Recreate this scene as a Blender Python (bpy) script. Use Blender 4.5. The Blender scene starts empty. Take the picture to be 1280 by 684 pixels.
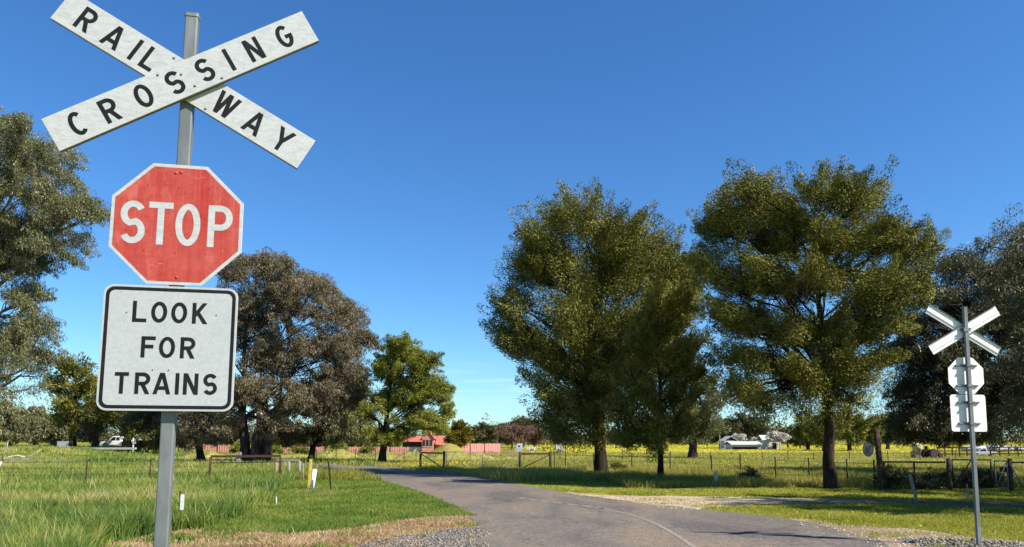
import bpy, bmesh, math, numpy as np
from mathutils import Matrix, Vector
R = math.radians
sc = bpy.context.scene
COL = sc.collection

# ------------------------------------------------------------------ camera
CAMZ, FPX, PITCH, UC, VC = 1.69, 924.0, R(6.3), 640.0, 448.0
cam_d = bpy.data.cameras.new('camera')
cam = bpy.data.objects.new('camera', cam_d); COL.objects.link(cam)
cam.location = (0, 0, CAMZ); cam.rotation_euler = (R(90) + PITCH, 0, 0)
cam_d.sensor_width = 36; cam_d.lens = FPX / 1280 * 36
cam_d.shift_y = (VC - 342) / 1280
cam_d.clip_start = 0.05; cam_d.clip_end = 20000
sc.camera = cam

# ------------------------------------------------------------------ sky and sun
SUN_EL, SUN_AZ = R(43.5), R(-28)                # azimuth from +X towards +Y
w = bpy.data.worlds.new('World'); sc.world = w; w.use_nodes = True
wn, wl = w.node_tree.nodes, w.node_tree.links
bg = wn['Background']
sky = wn.new('ShaderNodeTexSky'); sky.sky_type = 'NISHITA'; sky.sun_disc = False
sky.sun_elevation = SUN_EL; sky.sun_rotation = R(90) - SUN_AZ
sky.air_density = 1.0; sky.dust_density = 0.1; sky.ozone_density = 2.2; sky.altitude = 0
SKY_STRENGTH = 0.080
bg.inputs['Strength'].default_value = SKY_STRENGTH
# a few thin cloud wisps low over the horizon
tc = wn.new('ShaderNodeTexCoord'); mp = wn.new('ShaderNodeMapping')
mp.inputs['Scale'].default_value = (7, 7, 75)
nz = wn.new('ShaderNodeTexNoise'); nz.inputs['Scale'].default_value = 2.2; nz.inputs['Detail'].default_value = 5
wl.new(tc.outputs['Generated'], mp.inputs[0]); wl.new(mp.outputs[0], nz.inputs['Vector'])
cr = wn.new('ShaderNodeValToRGB'); cr.color_ramp.elements[0].position = .50; cr.color_ramp.elements[1].position = .70
wl.new(nz.outputs['Fac'], cr.inputs[0])
sx = wn.new('ShaderNodeSeparateXYZ'); wl.new(tc.outputs['Generated'], sx.inputs[0])
mr = wn.new('ShaderNodeMapRange'); mr.inputs['From Min'].default_value = .02; mr.inputs['From Max'].default_value = .04
mr2 = wn.new('ShaderNodeMapRange'); mr2.inputs['From Min'].default_value = .12; mr2.inputs['From Max'].default_value = .07
wl.new(sx.outputs['Z'], mr.inputs['Value']); wl.new(sx.outputs['Z'], mr2.inputs['Value'])
m1 = wn.new('ShaderNodeMath'); m1.operation = 'MULTIPLY'; wl.new(mr.outputs[0], m1.inputs[0]); wl.new(mr2.outputs[0], m1.inputs[1])
m2 = wn.new('ShaderNodeMath'); m2.operation = 'MULTIPLY'; wl.new(m1.outputs[0], m2.inputs[0]); wl.new(cr.outputs[0], m2.inputs[1])
m3 = wn.new('ShaderNodeMath'); m3.operation = 'MULTIPLY'; wl.new(m2.outputs[0], m3.inputs[0]); m3.inputs[1].default_value = .45
mx = wn.new('ShaderNodeMixRGB'); wl.new(m3.outputs[0], mx.inputs['Fac']); wl.new(sky.outputs[0], mx.inputs[1])
mx.inputs[2].default_value = (7.5, 7.5, 7.8, 1)
hsv = wn.new('ShaderNodeHueSaturation'); hsv.inputs['Saturation'].default_value = 1.17
tint = wn.new('ShaderNodeMixRGB'); tint.blend_type = 'MULTIPLY'; tint.inputs['Fac'].default_value = 1; tint.inputs[2].default_value = (.60, .90, 1.16, 1)
wl.new(mx.outputs[0], hsv.inputs['Color']); wl.new(hsv.outputs[0], tint.inputs[1]); wl.new(tint.outputs[0], bg.inputs['Color'])

sd = bpy.data.lights.new('sun', 'SUN'); sd.energy = 5.0; sd.angle = R(0.5); sd.color = (1, .93, .82)
sun = bpy.data.objects.new('sun', sd); COL.objects.link(sun)
SUNV = Vector((math.cos(SUN_EL) * math.cos(SUN_AZ), math.cos(SUN_EL) * math.sin(SUN_AZ), math.sin(SUN_EL)))
sun.rotation_euler = SUNV.to_track_quat('Z', 'Y').to_euler(); sun.location = (30, -20, 40)
vs = sc.view_settings
vs.view_transform = 'Standard'; vs.look = 'None'; vs.gamma = 1; vs.exposure = 0.92; vs.use_curve_mapping = False
sc.render.engine = 'CYCLES'
sc.cycles.max_bounces = 6; sc.cycles.diffuse_bounces = 2; sc.cycles.transmission_bounces = 4; sc.cycles.glossy_bounces = 2

# ------------------------------------------------------------------ places
FW = np.array([0, math.cos(PITCH), math.sin(PITCH)]); UP = np.array([0, -math.sin(PITCH), math.cos(PITCH)])
def sstep(x, a, b):
    t = np.clip((np.asarray(x, float) - a) / (b - a), 0, 1); return t * t * (3 - 2 * t)
def gz(x, y):                                  # the land falls a little beyond the road, less so in the west
    return sstep(y, 48, 95) * (-0.7 + 1.2 * sstep(-np.asarray(x, float), 46, 60))
def rays(u, v):
    u = np.asarray(u, float); v = np.asarray(v, float)
    d = FW * FPX + np.stack([u - UC, 0 * u, 0 * u], -1) + (VC - v)[..., None] * UP
    return d / d[..., 1:2]
def ground(u, v):
    """points of the ground seen at these places"""
    d = rays(u, v); z = np.zeros(d.shape[:-1])
    for _ in range(12):
        Y = np.minimum((z - CAMZ) / np.minimum(d[..., 2], -1e-5), 3000); z = .5 * z + .5 * gz(d[..., 0] * Y, Y)
    return np.stack([d[..., 0] * Y, Y, gz(d[..., 0] * Y, Y)], -1)
def G(u, v): return ground(np.array([u]), np.array([v]))[0]
def D(u, v, Y):                                # point at a given distance
    return rays(np.array([u]), np.array([v]))[0] * Y + np.array([0, 0, CAMZ])
def onground(u, Y):
    x = (u - UC) / FPX * (Y * .99396 - CAMZ * .10973); return np.array([x, Y, float(gz(x, Y))])
def vn(x, y, s, seed=0):                       # value noise 0..1
    x = np.asarray(x) / s; y = np.asarray(y) / s
    xi = np.floor(x).astype(np.int64); yi = np.floor(y).astype(np.int64); fx = x - xi; fy = y - yi
    fx = fx * fx * (3 - 2 * fx); fy = fy * fy * (3 - 2 * fy)
    def h(a, b):
        n = (a * 374761393 + b * 668265263 + seed * 974634777) & 0xffffffff
        n = ((n ^ (n >> 13)) * 1274126177) & 0xffffffff
        return ((n ^ (n >> 16)) & 0xffff) / 65535.
    return (h(xi, yi) * (1 - fx) + h(xi + 1, yi) * fx) * (1 - fy) + (h(xi, yi + 1) * (1 - fx) + h(xi + 1, yi + 1) * fx) * fy
def inside(px, py, poly):
    poly = np.asarray(poly, float); c = np.zeros(len(px), bool); j = len(poly) - 1
    for i in range(len(poly)):
        xi, yi = poly[i][:2]; xj, yj = poly[j][:2]
        if yi != yj: c ^= ((yi > py) != (yj > py)) & (px < (xj - xi) * (py - yi) / (yj - yi) + xi)
        j = i
    return c

# ------------------------------------------------------------------ materials
def nmat(name):
    m = bpy.data.materials.new(name); m.use_nodes = True
    return m, m.node_tree.nodes, m.node_tree.links, m.node_tree.nodes['Principled BSDF']
def ramp(n, stops):
    r = n.new('ShaderNodeValToRGB'); e = r.color_ramp.elements
    while len(e) < len(stops): e.new(.5)
    for k, (p, c) in enumerate(stops): e[k].position = p; e[k].color = (*c, 1)
    return r
def noise(n, l, scale, detail=4, rough=.6, vec=None, sc3=None, dist=0):
    t = n.new('ShaderNodeTexNoise'); t.inputs['Scale'].default_value = scale; t.inputs['Detail'].default_value = detail
    t.inputs['Roughness'].default_value = rough; t.inputs['Distortion'].default_value = dist
    if vec is None:
        g = n.new('ShaderNodeNewGeometry'); vec = g.outputs['Position']
    if sc3:
        mpp = n.new('ShaderNodeMapping'); mpp.inputs['Scale'].default_value = sc3; l.new(vec, mpp.inputs[0]); vec = mpp.outputs[0]
    l.new(vec, t.inputs['Vector']); return t
def mix(n, l, mode, fac, a, b):
    m = n.new('ShaderNodeMixRGB'); m.blend_type = mode
    for s, k in ((fac, 'Fac'), (a, 'Color1'), (b, 'Color2')):
        if hasattr(s, 'is_linked'): l.new(s, m.inputs[k])
        elif isinstance(s, tuple): m.inputs[k].default_value = (*s, 1)
        else: m.inputs[k].default_value = s
    return m.outputs[0]
def surf(name, stops, scale, rough=.8, big=None, bump=0, metal=0, sc3=None, detail=6, spec=.3, local=False):
    m, n, l, b = nmat(name)
    vec = None
    if local:
        tcc = n.new('ShaderNodeTexCoord'); vec = tcc.outputs['Object']
    t = noise(n, l, scale, detail, .65, vec, sc3); r = ramp(n, stops); l.new(t.outputs['Fac'], r.inputs[0]); c = r.outputs[0]
    if big:
        t2 = noise(n, l, big[0], 3, .5, vec); r2 = ramp(n, [(.35, big[1]), (.65, big[2])]); l.new(t2.outputs['Fac'], r2.inputs[0])
        c = mix(n, l, 'MULTIPLY', 1.0, c, r2.outputs[0])
    l.new(c, b.inputs['Base Color']); b.inputs['Roughness'].default_value = rough; b.inputs['Metallic'].default_value = metal
    b.inputs['Specular IOR Level'].default_value = spec
    if bump:
        bp = n.new('ShaderNodeBump'); bp.inputs['Strength'].default_value = bump; bp.inputs['Distance'].default_value = .02
        l.new(t.outputs['Fac'], bp.inputs['Height']); l.new(bp.outputs[0], b.inputs['Normal'])
    return m
def leafmat(name, stops, trans=.3, gloss=.06, grough=.5):
    m, n, l, b = nmat(name); n.remove(b); out = n['Material Output']
    a = n.new('ShaderNodeAttribute'); a.attribute_name = 'v'
    r = ramp(n, stops); l.new(a.outputs['Fac'], r.inputs[0])
    d = n.new('ShaderNodeBsdfDiffuse'); t = n.new('ShaderNodeBsdfTranslucent'); g = n.new('ShaderNodeBsdfGlossy')
    g.inputs['Roughness'].default_value = grough; g.inputs['Color'].default_value = (.8, .8, .8, 1)
    l.new(r.outputs[0], d.inputs['Color']); l.new(r.outputs[0], t.inputs['Color'])
    ms = n.new('ShaderNodeMixShader'); ms.inputs[0].default_value = trans
    l.new(d.outputs[0], ms.inputs[1]); l.new(t.outputs[0], ms.inputs[2])
    m2 = n.new('ShaderNodeMixShader'); m2.inputs[0].default_value = gloss
    l.new(ms.outputs[0], m2.inputs[1]); l.new(g.outputs[0], m2.inputs[2]); l.new(m2.outputs[0], out.inputs['Surface'])
    return m
M = {}
m, n, l, b = nmat('asphalt')
t1 = noise(n, l, 42, 5, .75); r1 = ramp(n, [(.32, (.068, .062, .055)), (.5, (.170, .152, .132)), (.66, (.345, .305, .26))]); l.new(t1.outputs['Fac'], r1.inputs[0])
t2 = noise(n, l, .55, 6, .62, None, (1, .45, 1), .6); r2 = ramp(n, [(.36, (.62, .63, .67)), (.50, (.88, .87, .86)), (.64, (1.12, 1.0, .87))]); l.new(t2.outputs['Fac'], r2.inputs[0])
c1 = mix(n, l, 'MULTIPLY', 1., r1.outputs[0], r2.outputs[0])
t3 = noise(n, l, 7, 5, .7); r3 = ramp(n, [(.36, (.74, .74, .75)), (.62, (1.08, 1.05, 1.0))]); l.new(t3.outputs['Fac'], r3.inputs[0])
c1 = mix(n, l, 'MULTIPLY', 1., c1, r3.outputs[0])
vo = n.new('ShaderNodeTexVoronoi'); vo.feature = 'DISTANCE_TO_EDGE'; vo.inputs['Scale'].default_value = .55; g_ = n.new('ShaderNodeNewGeometry')
wv = noise(n, l, 1.8, 4, .6); wa = mix(n, l, 'ADD', .55, g_.outputs['Position'], wv.outputs['Color']); l.new(wa, vo.inputs['Vector'])
rc = ramp(n, [(.0, (.42, .40, .38)), (.012, (1, 1, 1))]); l.new(vo.outputs['Distance'], rc.inputs[0])
wk = noise(n, l, .3, 2, .5); rk = ramp(n, [(.48, (0, 0, 0)), (.60, (1, 1, 1))]); l.new(wk.outputs['Fac'], rk.inputs[0])
c1 = mix(n, l, 'MULTIPLY', rk.outputs[0], c1, rc.outputs[0])
l.new(c1, b.inputs['Base Color']); b.inputs['Roughness'].default_value = .92; b.inputs['Specular IOR Level'].default_value = .15
bp = n.new('ShaderNodeBump'); bp.inputs['Strength'].default_value = .5; bp.inputs['Distance'].default_value = .02; l.new(t1.outputs['Fac'], bp.inputs['Height']); l.new(bp.outputs[0], b.inputs['Normal'])
M['asphalt'] = m
M['line'] = surf('road_paint', [(.46, (.20, .175, .148)), (.76, (.36, .335, .295))], 12, .8)
m, n, l, b = nmat('pale_gravel')
t1 = noise(n, l, 24, 6, .75); r1 = ramp(n, [(.3, (.18, .13, .075)), (.5, (.40, .31, .20)), (.68, (.60, .50, .37))]); l.new(t1.outputs['Fac'], r1.inputs[0])
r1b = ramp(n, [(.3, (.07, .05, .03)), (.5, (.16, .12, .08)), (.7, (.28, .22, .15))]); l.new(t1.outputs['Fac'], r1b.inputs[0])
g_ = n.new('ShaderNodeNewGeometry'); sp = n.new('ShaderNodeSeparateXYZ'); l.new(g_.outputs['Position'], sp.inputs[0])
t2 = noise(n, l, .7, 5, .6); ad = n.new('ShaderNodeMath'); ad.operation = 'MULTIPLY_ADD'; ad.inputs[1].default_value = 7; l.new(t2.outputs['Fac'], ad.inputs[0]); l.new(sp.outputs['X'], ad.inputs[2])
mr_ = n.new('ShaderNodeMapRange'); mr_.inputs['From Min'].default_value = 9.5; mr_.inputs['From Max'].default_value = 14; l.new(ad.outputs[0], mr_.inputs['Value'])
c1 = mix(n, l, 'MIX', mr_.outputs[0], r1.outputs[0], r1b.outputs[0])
t3 = noise(n, l, 1.6, 4, .6); r3 = ramp(n, [(.36, (.66, .64, .58)), (.6, (1, 1, 1))]); l.new(t3.outputs['Fac'], r3.inputs[0]); c1 = mix(n, l, 'MULTIPLY', 1., c1, r3.outputs[0])
l.new(c1, b.inputs['Base Color']); b.inputs['Roughness'].default_value = .95; b.inputs['Specular IOR Level'].default_value = .1
bp = n.new('ShaderNodeBump'); bp.inputs['Strength'].default_value = .5; bp.inputs['Distance'].default_value = .02; l.new(t1.outputs['Fac'], bp.inputs['Height']); l.new(bp.outputs[0], b.inputs['Normal'])
M['gravel'] = m
M['straw_soil'] = surf('straw_soil', [(.3, (.16, .10, .045)), (.55, (.34, .23, .115)), (.75, (.46, .34, .19))], 22, .95, (.8, (.75, .75, .72), (1, 1, 1)), .5)
M['ballast_bed'] = surf('ballast_bed', [(.3, (.05, .048, .045)), (.6, (.17, .165, .155)), (.8, (.28, .27, .25))], 30, .95, None, .6)
M['brown_edge'] = surf('brown_edge', [(.3, (.13, .09, .055)), (.55, (.27, .20, .125)), (.8, (.42, .34, .24))], 26, .95, (.9, (.7, .7, .7), (1, 1, 1)), .4)
M['stone'] = leafmat('ballast_stone', [(0, (.05, .045, .040)), (.5, (.165, .145, .12)), (1, (.36, .31, .25))], 0, .02)
M['pebble'] = leafmat('pale_pebble', [(0, (.3, .22, .13)), (.6, (.55, .45, .32)), (1, (.72, .64, .52))], 0, .02)
# land: grass green near, flowering strip far off
m, n, l, b = nmat('pasture')
t1 = noise(n, l, .22, 8, .7); r1 = ramp(n, [(.3, (.15, .175, .03)), (.5, (.25, .25, .048)), (.7, (.34, .29, .085))]); l.new(t1.outputs['Fac'], r1.inputs[0])
t2 = noise(n, l, 9, 4, .7); r2 = ramp(n, [(.35, (.55, .55, .5)), (.65, (1.1, 1.1, 1))]); l.new(t2.outputs['Fac'], r2.inputs[0])
c1 = mix(n, l, 'MULTIPLY', 1., r1.outputs[0], r2.outputs[0])
l.new(c1, b.inputs['Base Color']); b.inputs['Roughness'].default_value = 1; b.inputs['Specular IOR Level'].default_value = 0
M['land'] = m
def plain(name, col, rough=.6, metal=0, var=.12, scale=14, spec=.4, bump=0):
    lo = tuple(c * (1 - var) for c in col); hi = tuple(min(1, c * (1 + var)) for c in col)
    return surf(name, [(.35, lo), (.65, hi)], scale, rough, None, bump, metal, spec=spec, local=True)
M['galv'] = surf('galvanised_steel', [(.3, (.115, .13, .132)), (.5, (.16, .175, .178)), (.72, (.24, .255, .257))], 9, .55, None, .05, .25, (1, 1, .25), local=True)
M['alu'] = surf('sign_back', [(.3, (.66, .65, .60)), (.5, (.76, .75, .70)), (.7, (.82, .81, .77))], 6, .6, None, 0, .0, local=True)
M['dark_ext'] = plain('extrusion_edge', (.16, .15, .14), .6, .3)
M['black'] = surf('black_lettering', [(.3, (.009, .010, .010)), (.62, (.014, .015, .016)), (.8, (.045, .045, .045))], 30, .6, spec=.12, local=True)
def sheet(name, stops, cell, streak=None, fx=.35, flo=.84):
    """reflective sheeting: a fine cell pattern, grime and streaks"""
    m, n, l, b = nmat(name); t = n.new('ShaderNodeTexCoord'); vec = t.outputs['Object']
    g = noise(n, l, 7, 6, .7, vec, (1, 1, .6)); r = ramp(n, stops); l.new(g.outputs['Fac'], r.inputs[0]); c = r.outputs[0]
    vo = n.new('ShaderNodeTexVoronoi'); vo.inputs['Scale'].default_value = cell; l.new(vec, vo.inputs['Vector'])
    rv = ramp(n, [(.1, (.86, .87, .88)), (.6, (1.04, 1.04, 1.04))]); l.new(vo.outputs['Distance'], rv.inputs[0])
    c = mix(n, l, 'MULTIPLY', 1., c, rv.outputs[0])
    f = noise(n, l, 60, 3, .6, vec, (fx, 1, 1)); rf = ramp(n, [(.33, (flo, flo, flo)), (.6, (1, 1, 1))]); l.new(f.outputs['Fac'], rf.inputs[0])
    c = mix(n, l, 'MULTIPLY', 1., c, rf.outputs[0])
    if streak:
        for scl, col, lo, hi in streak:
            s = noise(n, l, 1, 5, .65, vec, scl); rs = ramp(n, [(lo, (0, 0, 0)), (hi, (1, 1, 1))]); l.new(s.outputs['Fac'], rs.inputs[0])
            c = mix(n, l, 'MIX', rs.outputs[0], c, col)
    l.new(c, b.inputs['Base Color']); b.inputs['Roughness'].default_value = .45; b.inputs['Specular IOR Level'].default_value = .35
    return m
M['white_sheet'] = sheet('white_sheeting', [(.3, (.435, .445, .44)), (.55, (.46, .47, .462)), (.75, (.48, .49, .482))], 150)
M['plate_sheet'] = sheet('grey_white_sheeting', [(.3, (.385, .405, .41)), (.55, (.405, .425, .43)), (.75, (.425, .445, .448))], 230, [((70, 70, 14), (.32, .33, .32), .68, .80)], 1, .90)
M['red_sheet'] = sheet('faded_red_sheeting', [(.3, (0.355, 0.0305, 0.0203)), (.5, (0.415, 0.0558, 0.0389)), (.7, (0.449, 0.0889, 0.0677))], 170,
                       [((190, 190, 1.2), (.50, .12, .09), .52, .80), ((10, 10, .9), (.34, .010, .006), .54, .80), ((5, 5, 2.5), (.56, .17, .13), .55, .75), ((4, 4, 40), (.78, .45, .38), .64, .74), ((30, 30, 70), (.8, .6, .55), .70, .78)])
M['white_paint'] = plain('white_paint', (.78, .77, .73), .5, 0, .1)
M['rust'] = plain('rusty_steel', (.06, .034, .024), .9, 0, .4, 20, .1, .2)
M['dark_steel'] = plain('weathered_dark_steel', (.035, .028, .024), .85, 0, .35, 20, .15)
M['grey_wood'] = plain('weathered_grey_timber', (.24, .22, .19), .9, 0, .3, 16, .1, .3)
M['dark_wood'] = plain('dark_timber', (.06, .045, .035), .9, 0, .35, 16, .1, .3)
M['yellow'] = plain('faded_yellow_paint', (.62, .44, .06), .6, 0, .3, 12)
M['redpaint'] = plain('red_paint', (.45, .06, .04), .6)
M['glass'] = plain('dark_glass', (.02, .022, .025), .1, 0, .1, spec=.6)
M['tyre'] = plain('tyre_rubber', (.02, .02, .02), .9)
M['chrome'] = plain('wheel_alloy', (.45, .45, .46), .35, .7)
M['car_white'] = plain('white_car_paint', (.78, .78, .78), .25, 0, .03, spec=.5)
M['pinkfence'] = surf('pink_red_steel_fence', [(.3, (.42, .17, .13)), (.5, (.52, .23, .18)), (.7, (.62, .32, .26))], 2.2, .6, None, 0, 0, (3, 3, .5))
M['redroof'] = surf('red_tin_roof', [(.3, (.38, .09, .06)), (.7, (.52, .16, .11))], 3, .6)
M['brick'] = plain('orange_brick', (.42, .17, .08), .9, 0, .25, 8)
M['pinkwall'] = plain('pink_gable_wall', (.50, .20, .15), .9, 0, .15, 4)
M['cream'] = plain('cream_wall', (.52, .49, .42), .8, 0, .1, 4)
M['tin'] = plain('white_tin_roof', (.48, .48, .47), .5, 0, .08, 4)
M['greytin'] = plain('grey_tin', (.36, .38, .40), .6, .2, .15, 4)
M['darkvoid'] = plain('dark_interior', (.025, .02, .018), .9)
M['concrete'] = plain('concrete', (.36, .35, .33), .9, 0, .2, 6, .2, .2)
M['bark_pine'] = surf('dark_furrowed_bark', [(.3, (.012, .009, .007)), (.55, (.036, .026, .019)), (.75, (.085, .064, .048))], 7, .95, None, .9, 0, (1, 1, .22), spec=.1)
M['bark_gum'] = surf('grey_gum_bark', [(.3, (.05, .038, .03)), (.5, (.15, .12, .10)), (.72, (.32, .27, .23))], 4, .9, None, .6, 0, (1, 1, .3), spec=.1)
M['bark_dark'] = surf('dark_gum_bark', [(.3, (.02, .015, .012)), (.5, (.06, .048, .04)), (.74, (.17, .14, .12))], 4, .9, None, .6, 0, (1, 1, .3), spec=.1)
M['bark_pale'] = surf('bleached_dead_wood', [(.3, (.34, .30, .24)), (.7, (.66, .62, .55))], 12, .9, None, .3)
M['leaf_pine'] = leafmat('pine_needles', [(0, (.030, .038, .010)), (.5, (.148, .148, .027)), (1, (.31, .28, .062))], .05, .012)
M['leaf_cypress'] = leafmat('dark_needles', [(0, (.026, .032, .008)), (.5, (.085, .090, .018)), (1, (.16, .15, .035))], .2, .012)
M['leaf_gum'] = leafmat('olive_gum_leaves', [(0, (.050, .055, .020)), (.5, (.145, .148, .058)), (1, (.27, .265, .14))], .25, .03, .42)
M['leaf_brown'] = leafmat('brownish_gum_leaves', [(0, (.052, .042, .020)), (.5, (.155, .127, .069)), (1, (.265, .222, .138))], .2, .02, .45)
M['leaf_dark'] = leafmat('dark_gum_leaves', [(0, (.020, .023, .008)), (.55, (.080, .080, .028)), (1, (.23, .22, .11))], .2, .03, .42)
M['leaf_green'] = leafmat('fresh_green_leaves', [(0, (.07, .085, .012)), (.5, (.21, .225, .032)), (1, (.31, .31, .055))], .3, .015)
M['leaf_far'] = leafmat('distant_leaves', [(0, (.040, .042, .014)), (.5, (.085, .086, .030)), (1, (.15, .145, .06))], .2, .01)
M['leaf_pinkish'] = leafmat('bare_pinkish_twigs', [(0, (.08, .045, .03)), (.5, (.18, .105, .07)), (1, (.27, .17, .125))], .15, .01)
M['leaf_orange'] = leafmat('orange_green_leaves', [(0, (.05, .06, .01)), (.5, (.14, .12, .012)), (1, (.32, .17, .02))], .25, .01)
M['blossom'] = leafmat('white_blossom', [(0, (.35, .30, .26)), (.5, (.62, .58, .52)), (1, (.8, .77, .72))], .25, .0)
M['grass_tall'] = leafmat('tall_grass_blades', [(0, (.085, .165, .036)), (.25, (.155, .24, .042)), (.5, (.275, .325, .056)), (.8, (.40, .39, .11)), (1, (.56, .49, .26))], .45, .01)
M['grass_lawn'] = leafmat('mown_grass_blades', [(0, (.075, .15, .020)), (.5, (.18, .255, .042)), (.85, (.29, .325, .065)), (1, (.43, .39, .17))], .45, .01)
M['grass_verge'] = leafmat('verge_grass_blades', [(0, (0.158, 0.2, 0.0186)), (.5, (0.288, 0.302, 0.0335)), (.85, (0.391, 0.363, 0.0698)), (1, (0.465, 0.409, 0.167))], .45, .01)
M['grass_dry'] = leafmat('dry_straw', [(0, (0.186, 0.116, 0.0558)), (.5, (0.4, 0.284, 0.153)), (1, (0.558, 0.446, 0.288))], .2, .0)
M['grass_field'] = leafmat('paddock_herbage', [(0, (0.167, 0.195, 0.0335)), (.4, (0.316, 0.312, 0.0605)), (.7, (0.446, 0.381, 0.107)), (1, (0.502, 0.363, 0.223))], .42, .01)
M['flower'] = leafmat('yellow_petals', [(0, (.42, .38, .04)), (.5, (.60, .53, .05)), (1, (.70, .62, .10))], .25, 0)

# ------------------------------------------------------------------ mesh helpers
def link(name, me, mats=None, parent=None):
    o = bpy.data.objects.new(name, me); COL.objects.link(o)
    if mats:
        for mm in (mats if isinstance(mats, (list, tuple)) else [mats]): me.materials.append(M[mm])
    if parent is not None: o.parent = parent
    return o
def npmesh(name, V, faces, att=None, smooth=False):
    """faces: list of (n,k) index arrays"""
    me = bpy.data.meshes.new(name); V = np.asarray(V, np.float32)
    me.vertices.add(len(V)); me.vertices.foreach_set('co', V.ravel())
    faces = [np.asarray(f, np.int32) for f in faces if len(f)]
    loops = np.concatenate([f.ravel() for f in faces]); tot = np.concatenate([np.full(len(f), f.shape[1], np.int32) for f in faces])
    st = np.concatenate([[0], np.cumsum(tot)[:-1]]).astype(np.int32)
    me.loops.add(len(loops)); me.loops.foreach_set('vertex_index', loops)
    me.polygons.add(len(tot)); me.polygons.foreach_set('loop_start', st)
    try: me.polygons.foreach_set('loop_total', tot)
    except Exception: pass
    if smooth: me.polygons.foreach_set('use_smooth', np.ones(len(tot), bool))
    me.update(calc_edges=True)
    if att is not None:
        a = me.attributes.new('v', 'FLOAT', 'POINT'); a.data.foreach_set('value', np.asarray(att, np.float32))
    return me
def tag(o, label, cat, group=None, kind=None):
    o['label'] = label; o['category'] = cat
    if group: o['group'] = group
    if kind: o['kind'] = kind
    return o
def thing(name, label, cat, loc, rz=0, group=None):
    o = bpy.data.objects.new(name, None); COL.objects.link(o); o.empty_display_size = .2
    o.location = tuple(float(q) for q in loc); o.rotation_euler = (0, 0, rz)
    return tag(o, label, cat, group)
def structure(o): o['kind'] = 'structure'; return o
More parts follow.
